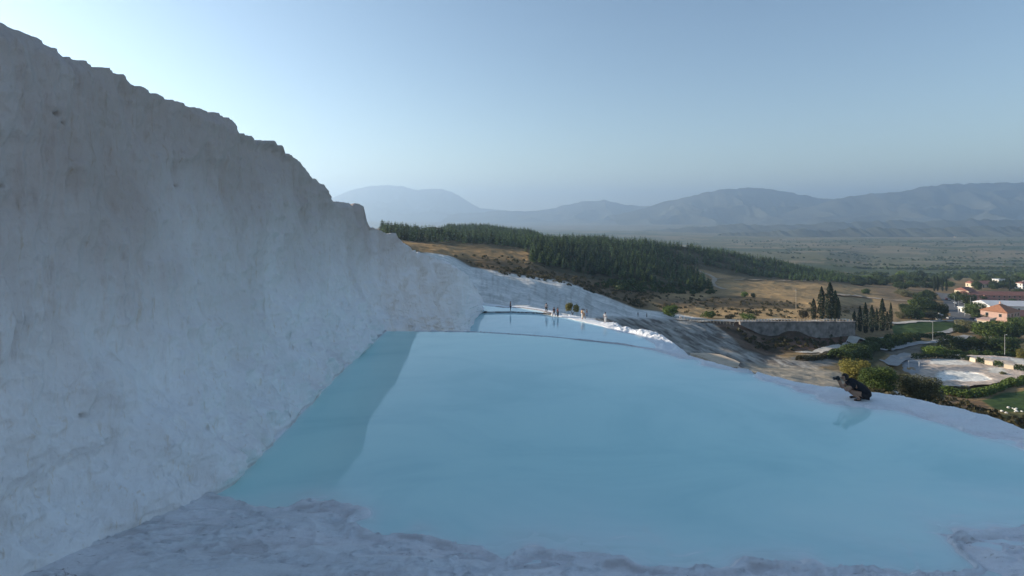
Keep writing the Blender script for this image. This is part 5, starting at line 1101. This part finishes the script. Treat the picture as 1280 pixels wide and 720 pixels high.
def build_photographer():
    x, y = at_level(1069.5, 502.0, 0.0); zz = float(terrace_z(np.array([x]), np.array([y]))[0][0]); zz = max(zz, -0.04)
    root = empty("person", (x, y, zz), math.radians(-6)); tag(root, "person in a black shirt crouching on the pool rim and holding up a camera", "person")
    s = Sk()
    s.add('pel', (0.28, 0, 0.22), (0.15, 0.13)).add('sp', (0.13, 0, 0.39), (0.14, 0.11), 'pel').add('ch', (-0.06, 0, 0.53), (0.15, 0.12), 'sp').add('nb', (-0.21, 0, 0.62), 0.075, 'ch').add('nk', (-0.27, 0, 0.66), 0.055, 'nb').add('hd', (-0.33, 0, 0.71), 0.07, 'nk')
    for k, q in (('l', 1), ('r', -1)):
        s.add(k + 'sh', (-0.15, 0.17 * q, 0.56), 0.070, 'ch').add(k + 'el', (-0.37, 0.17 * q, 0.33), 0.045, k + 'sh').add(k + 'wr', (-0.50, 0.09 * q, 0.55), 0.030, k + 'el').add(k + 'pm', (-0.53, 0.075 * q, 0.61), 0.034, k + 'wr')
        hand(k, s, k + 'pm', (-0.53, 0.075 * q, 0.61), (-0.6, -0.15 * q, 0.75), (0.2, -0.9 * q, 0.2))
        s.add(k + 'hp', (0.23, 0.11 * q, 0.19), 0.105, 'pel').add(k + 'kn', (-0.21, 0.19 * q, 0.33), 0.068, k + 'hp').add(k + 'cf', (-0.07, 0.17 * q, 0.20), 0.060, k + 'kn').add(k + 'an', (0.07, 0.15 * q, 0.07), 0.042, k + 'cf').add(k + 'ft', (-0.03, 0.16 * q, 0.035), 0.040, k + 'an').add(k + 'to', (-0.13, 0.165 * q, 0.025), 0.030, k + 'ft')
    bm_ = skin("body", s.V, s.E, s.R, 0, M['skin'])
    link("body", join(bm_, head_mesh((-0.35, 0, 0.74), math.pi, 1.0, 0.15), M['skin']), root)
    link("hair", hair_mesh((-0.345, 0, 0.745), math.pi, 1.04, 0.15), root)
    rings = [(-0.30, 0.66, 0.045), (-0.26, 0.645, 0.105), (-0.16, 0.60, 0.165), (-0.02, 0.52, 0.185), (0.12, 0.42, 0.20), (0.25, 0.31, 0.205), (0.35, 0.215, 0.19), (0.42, 0.15, 0.135), (0.45, 0.12, 0.04)]
    bm = bmesh.new(); prev = None
    for i, (px, pz, r) in enumerate(rings):
        a = rings[max(0, i - 1)]; b = rings[min(len(rings) - 1, i + 1)]; tx, tz = b[0] - a[0], b[1] - a[1]; l = math.hypot(tx, tz); ux, uz = -tz / l, tx / l
        vs_ = []
        for k in range(18):
            q = 2 * math.pi * k / 18; f = 1 + 0.035 * math.sin(3 * q + i * 1.7); vs_.append(bm.verts.new((px + ux * r * 0.86 * math.cos(q) * f, r * 1.1 * math.sin(q) * f, pz + uz * r * 0.86 * math.cos(q) * f)))
        if prev:
            for k in range(18): bm.faces.new((prev[k], prev[(k + 1) % 18], vs_[(k + 1) % 18], vs_[k]))
        else: bm.faces.new(vs_)
        prev = vs_
    bm.faces.new(prev); bmesh.ops.recalc_face_normals(bm, faces=bm.faces); torso = bpy.data.meshes.new("torso"); bm.to_mesh(torso); bm.free()
    t = Sk(); t.add('c', (-0.08, 0, 0.53), 0.10)
    for k, q in (('l', 1), ('r', -1)): t.add(k + 's', (-0.14, 0.165 * q, 0.565), 0.118, 'c').add(k + 'u', (-0.25, 0.176 * q, 0.45), 0.088, k + 's')
    link("shirt", join(torso, skin("sleeves", t.V, t.E, t.R, 0, M['cloth_black']), M['cloth_black']), root)
    t = Sk(); t.add('p', (0.30, 0, 0.17), (0.17, 0.13))
    for k, q in (('l', 1), ('r', -1)): t.add(k + 'h', (0.22, 0.115 * q, 0.19), 0.125, 'p').add(k + 'm', (0.03, 0.15 * q, 0.25), 0.105, k + 'h')
    link("shorts", skin("shorts", t.V, t.E, t.R, 0, M['cloth_dark']), root)
    for q in (1, -1):
        t = Sk(); t.add('a', (0.12, 0.15 * q, 0.05), 0.045).add('b', (-0.01, 0.158 * q, 0.035), 0.045, 'a').add('c', (-0.13, 0.165 * q, 0.03), 0.036, 'b')
        link("shoe", skin("shoe", t.V, t.E, t.R, 0, M['cloth_dark'], 1), root)
    c = empty("camera", (0, 0, 0)); Mr = Matrix.Translation(root.location) @ Matrix.Rotation(root.rotation_euler.z, 4, 'Z'); c.location = Mr @ Vector((-0.565, 0, 0.645)); c.rotation_euler.z = root.rotation_euler.z
    tag(c, "black camera held to the face of the crouching photographer", "camera")
    bd = MB().box((0, 0, 0.06), (0.075, 0.15, 0.105)).box((-0.005, 0, 0.125), (0.06, 0.06, 0.035)).build("body", M['black'], c)
    MB().cyl((-0.03, 0, 0.055), (-0.13, 0, 0.055), 0.040, 0.043, 14).cyl((-0.13, 0, 0.055), (-0.155, 0, 0.055), 0.050, 0.052, 14).build("lens", M['black'], c)
build_photographer()

def ground_any(u, v):
    D = np.linspace(70, 400, 6000); X = (u - CX) / F * D
    z = hz(X, D); zl, s2, s3, st, e = lower_z(X, D); use = (D < 128) & (X > -10) & (X < 26) & (e < 9) & (zl > -19)
    zl = np.where(s2 > 0, Z2, np.where(s3 > 0, Z3, zl)); z = np.where(use, np.maximum(z, zl), z)
    vt = CY + F * (H - z) / D; ok = np.nonzero(vt <= v)[0]; i = ok[0] if len(ok) else len(D) - 1
    return float(X[i]), float(D[i]), float(z[i])
def standing(u, v, rz, shirt, legs, label, pose=0, hat=None):
    x, y, z = ground_any(u, v); root = empty("person", (x, y, z), rz); tag(root, label, "person", "visitors on the white terraces")
    sp = 0.10 if pose != 1 else 0.2
    s = Sk(); s.add('p', (0, 0, 0.95), (0.12, 0.15)).add('w', (0, 0, 1.12), (0.10, 0.13), 'p').add('c', (0, 0, 1.34), (0.11, 0.16), 'w').add('n', (0, 0, 1.48), 0.055, 'c').add('h', (0.01, 0, 1.58), 0.07, 'n')
    for k, q in (('l', 1), ('r', -1)):
        f = q * (0.18 if pose == 1 else 0.03)
        s.add(k + 'a', (0, 0.19 * q, 1.38), 0.058, 'c').add(k + 'e', (-0.02 - f * 0.4, 0.25 * q, 1.12), 0.042, k + 'a').add(k + 'w', (0.08 - f, 0.26 * q, 0.90), 0.030, k + 'e').add(k + 'm', (0.09 - f, 0.26 * q, 0.82), 0.034, k + 'w')
        s.add(k + 'h', (0, 0.09 * q, 0.88), 0.095, 'p').add(k + 'k', (0.03 + f * 0.5, sp * q, 0.48), 0.062, k + 'h').add(k + 'f', (f - 0.02, sp * q, 0.08), 0.042, k + 'k').add(k + 't', (f + 0.14, sp * q * 1.15, 0.035), 0.035, k + 'f')
    b = skin("body", s.V, s.E, s.R, 0, M['skin'], 1); link("body", join(b, head_mesh((0.015, 0, 1.61), 0, 1.0), M['skin']), root)
    link("hair", hair_mesh((0.015, 0, 1.615), 0, 1.03), root)
    t = Sk(); t.add('p', (0, 0, 0.98), (0.145, 0.175)).add('w', (0, 0, 1.14), (0.135, 0.16), 'p').add('c', (0, 0, 1.36), (0.14, 0.19), 'w')
    for k, q in (('l', 1), ('r', -1)): t.add(k + 'a', (0, 0.19 * q, 1.39), 0.078, 'c').add(k + 'e', (-0.015, 0.235 * q, 1.2), 0.062, k + 'a')
    link("shirt", skin("shirt", t.V, t.E, t.R, 0, shirt, 1), root)
    t = Sk(); t.add('p', (0, 0, 0.95), (0.14, 0.17))
    for k, q in (('l', 1), ('r', -1)):
        f = q * (0.18 if pose == 1 else 0.03); t.add(k + 'h', (0, 0.09 * q, 0.86), 0.115, 'p').add(k + 'k', (0.03 + f * 0.5, sp * q, 0.48), 0.085, k + 'h').add(k + 'f', (f - 0.01, sp * q, 0.14), 0.065, k + 'k')
    link("trousers", skin("trousers", t.V, t.E, t.R, 0, legs, 1), root)
cl = {n: simple("cloth_" + n, c, 0.9, 0.15, 8) for n, c in (("navy", (0.02, 0.025, 0.05)), ("white", (0.7, 0.68, 0.65)), ("tan", (0.45, 0.30, 0.18)), ("red", (0.35, 0.05, 0.04)), ("grey", (0.2, 0.2, 0.21)), ("black", (0.015, 0.015, 0.016)), ("blue", (0.07, 0.12, 0.25)))}
standing(638, 389.3, 0.3, cl["black"], cl["navy"], "person in dark clothes standing alone on the rim between the two lower pools")
standing(692.5, 396.0, 2.2, cl["navy"], cl["grey"], "person in navy standing at the end of the lower pool rim", 1)
standing(697.2, 396.8, -0.6, cl["red"], cl["black"], "person in a red top and black trousers on the lower pool rim")
standing(683, 392.8, 1.0, cl["grey"], cl["black"], "person in grey walking on the white ground behind the lower pool rim", 1)
standing(727.5, 398.6, 0.5, cl["tan"], cl["white"], "person in a tan top and white trousers near the forked tree")
standing(730, 398.8, 2.6, cl["white"], cl["tan"], "person in a white top and tan trousers near the forked tree", 1)
standing(733.6, 396.0, 0.2, cl["black"], cl["blue"], "person in a black top and blue trousers walking past the forked tree", 1)
standing(756.5, 403.5, 1.2, cl["white"], cl["white"], "person all in white standing on the sunlit lower rim")
standing(797.5, 396.0, 0.2, cl["black"], cl["navy"], "person in black on the white path towards the large dark bush", 1)
standing(808.5, 397.0, 3.0, cl["navy"], cl["black"], "person in navy on the white path closer to the large dark bush", 1)
standing(850, 400.2, 0.2, cl["white"], cl["grey"], "person in a white top by the start of the railing", 1)
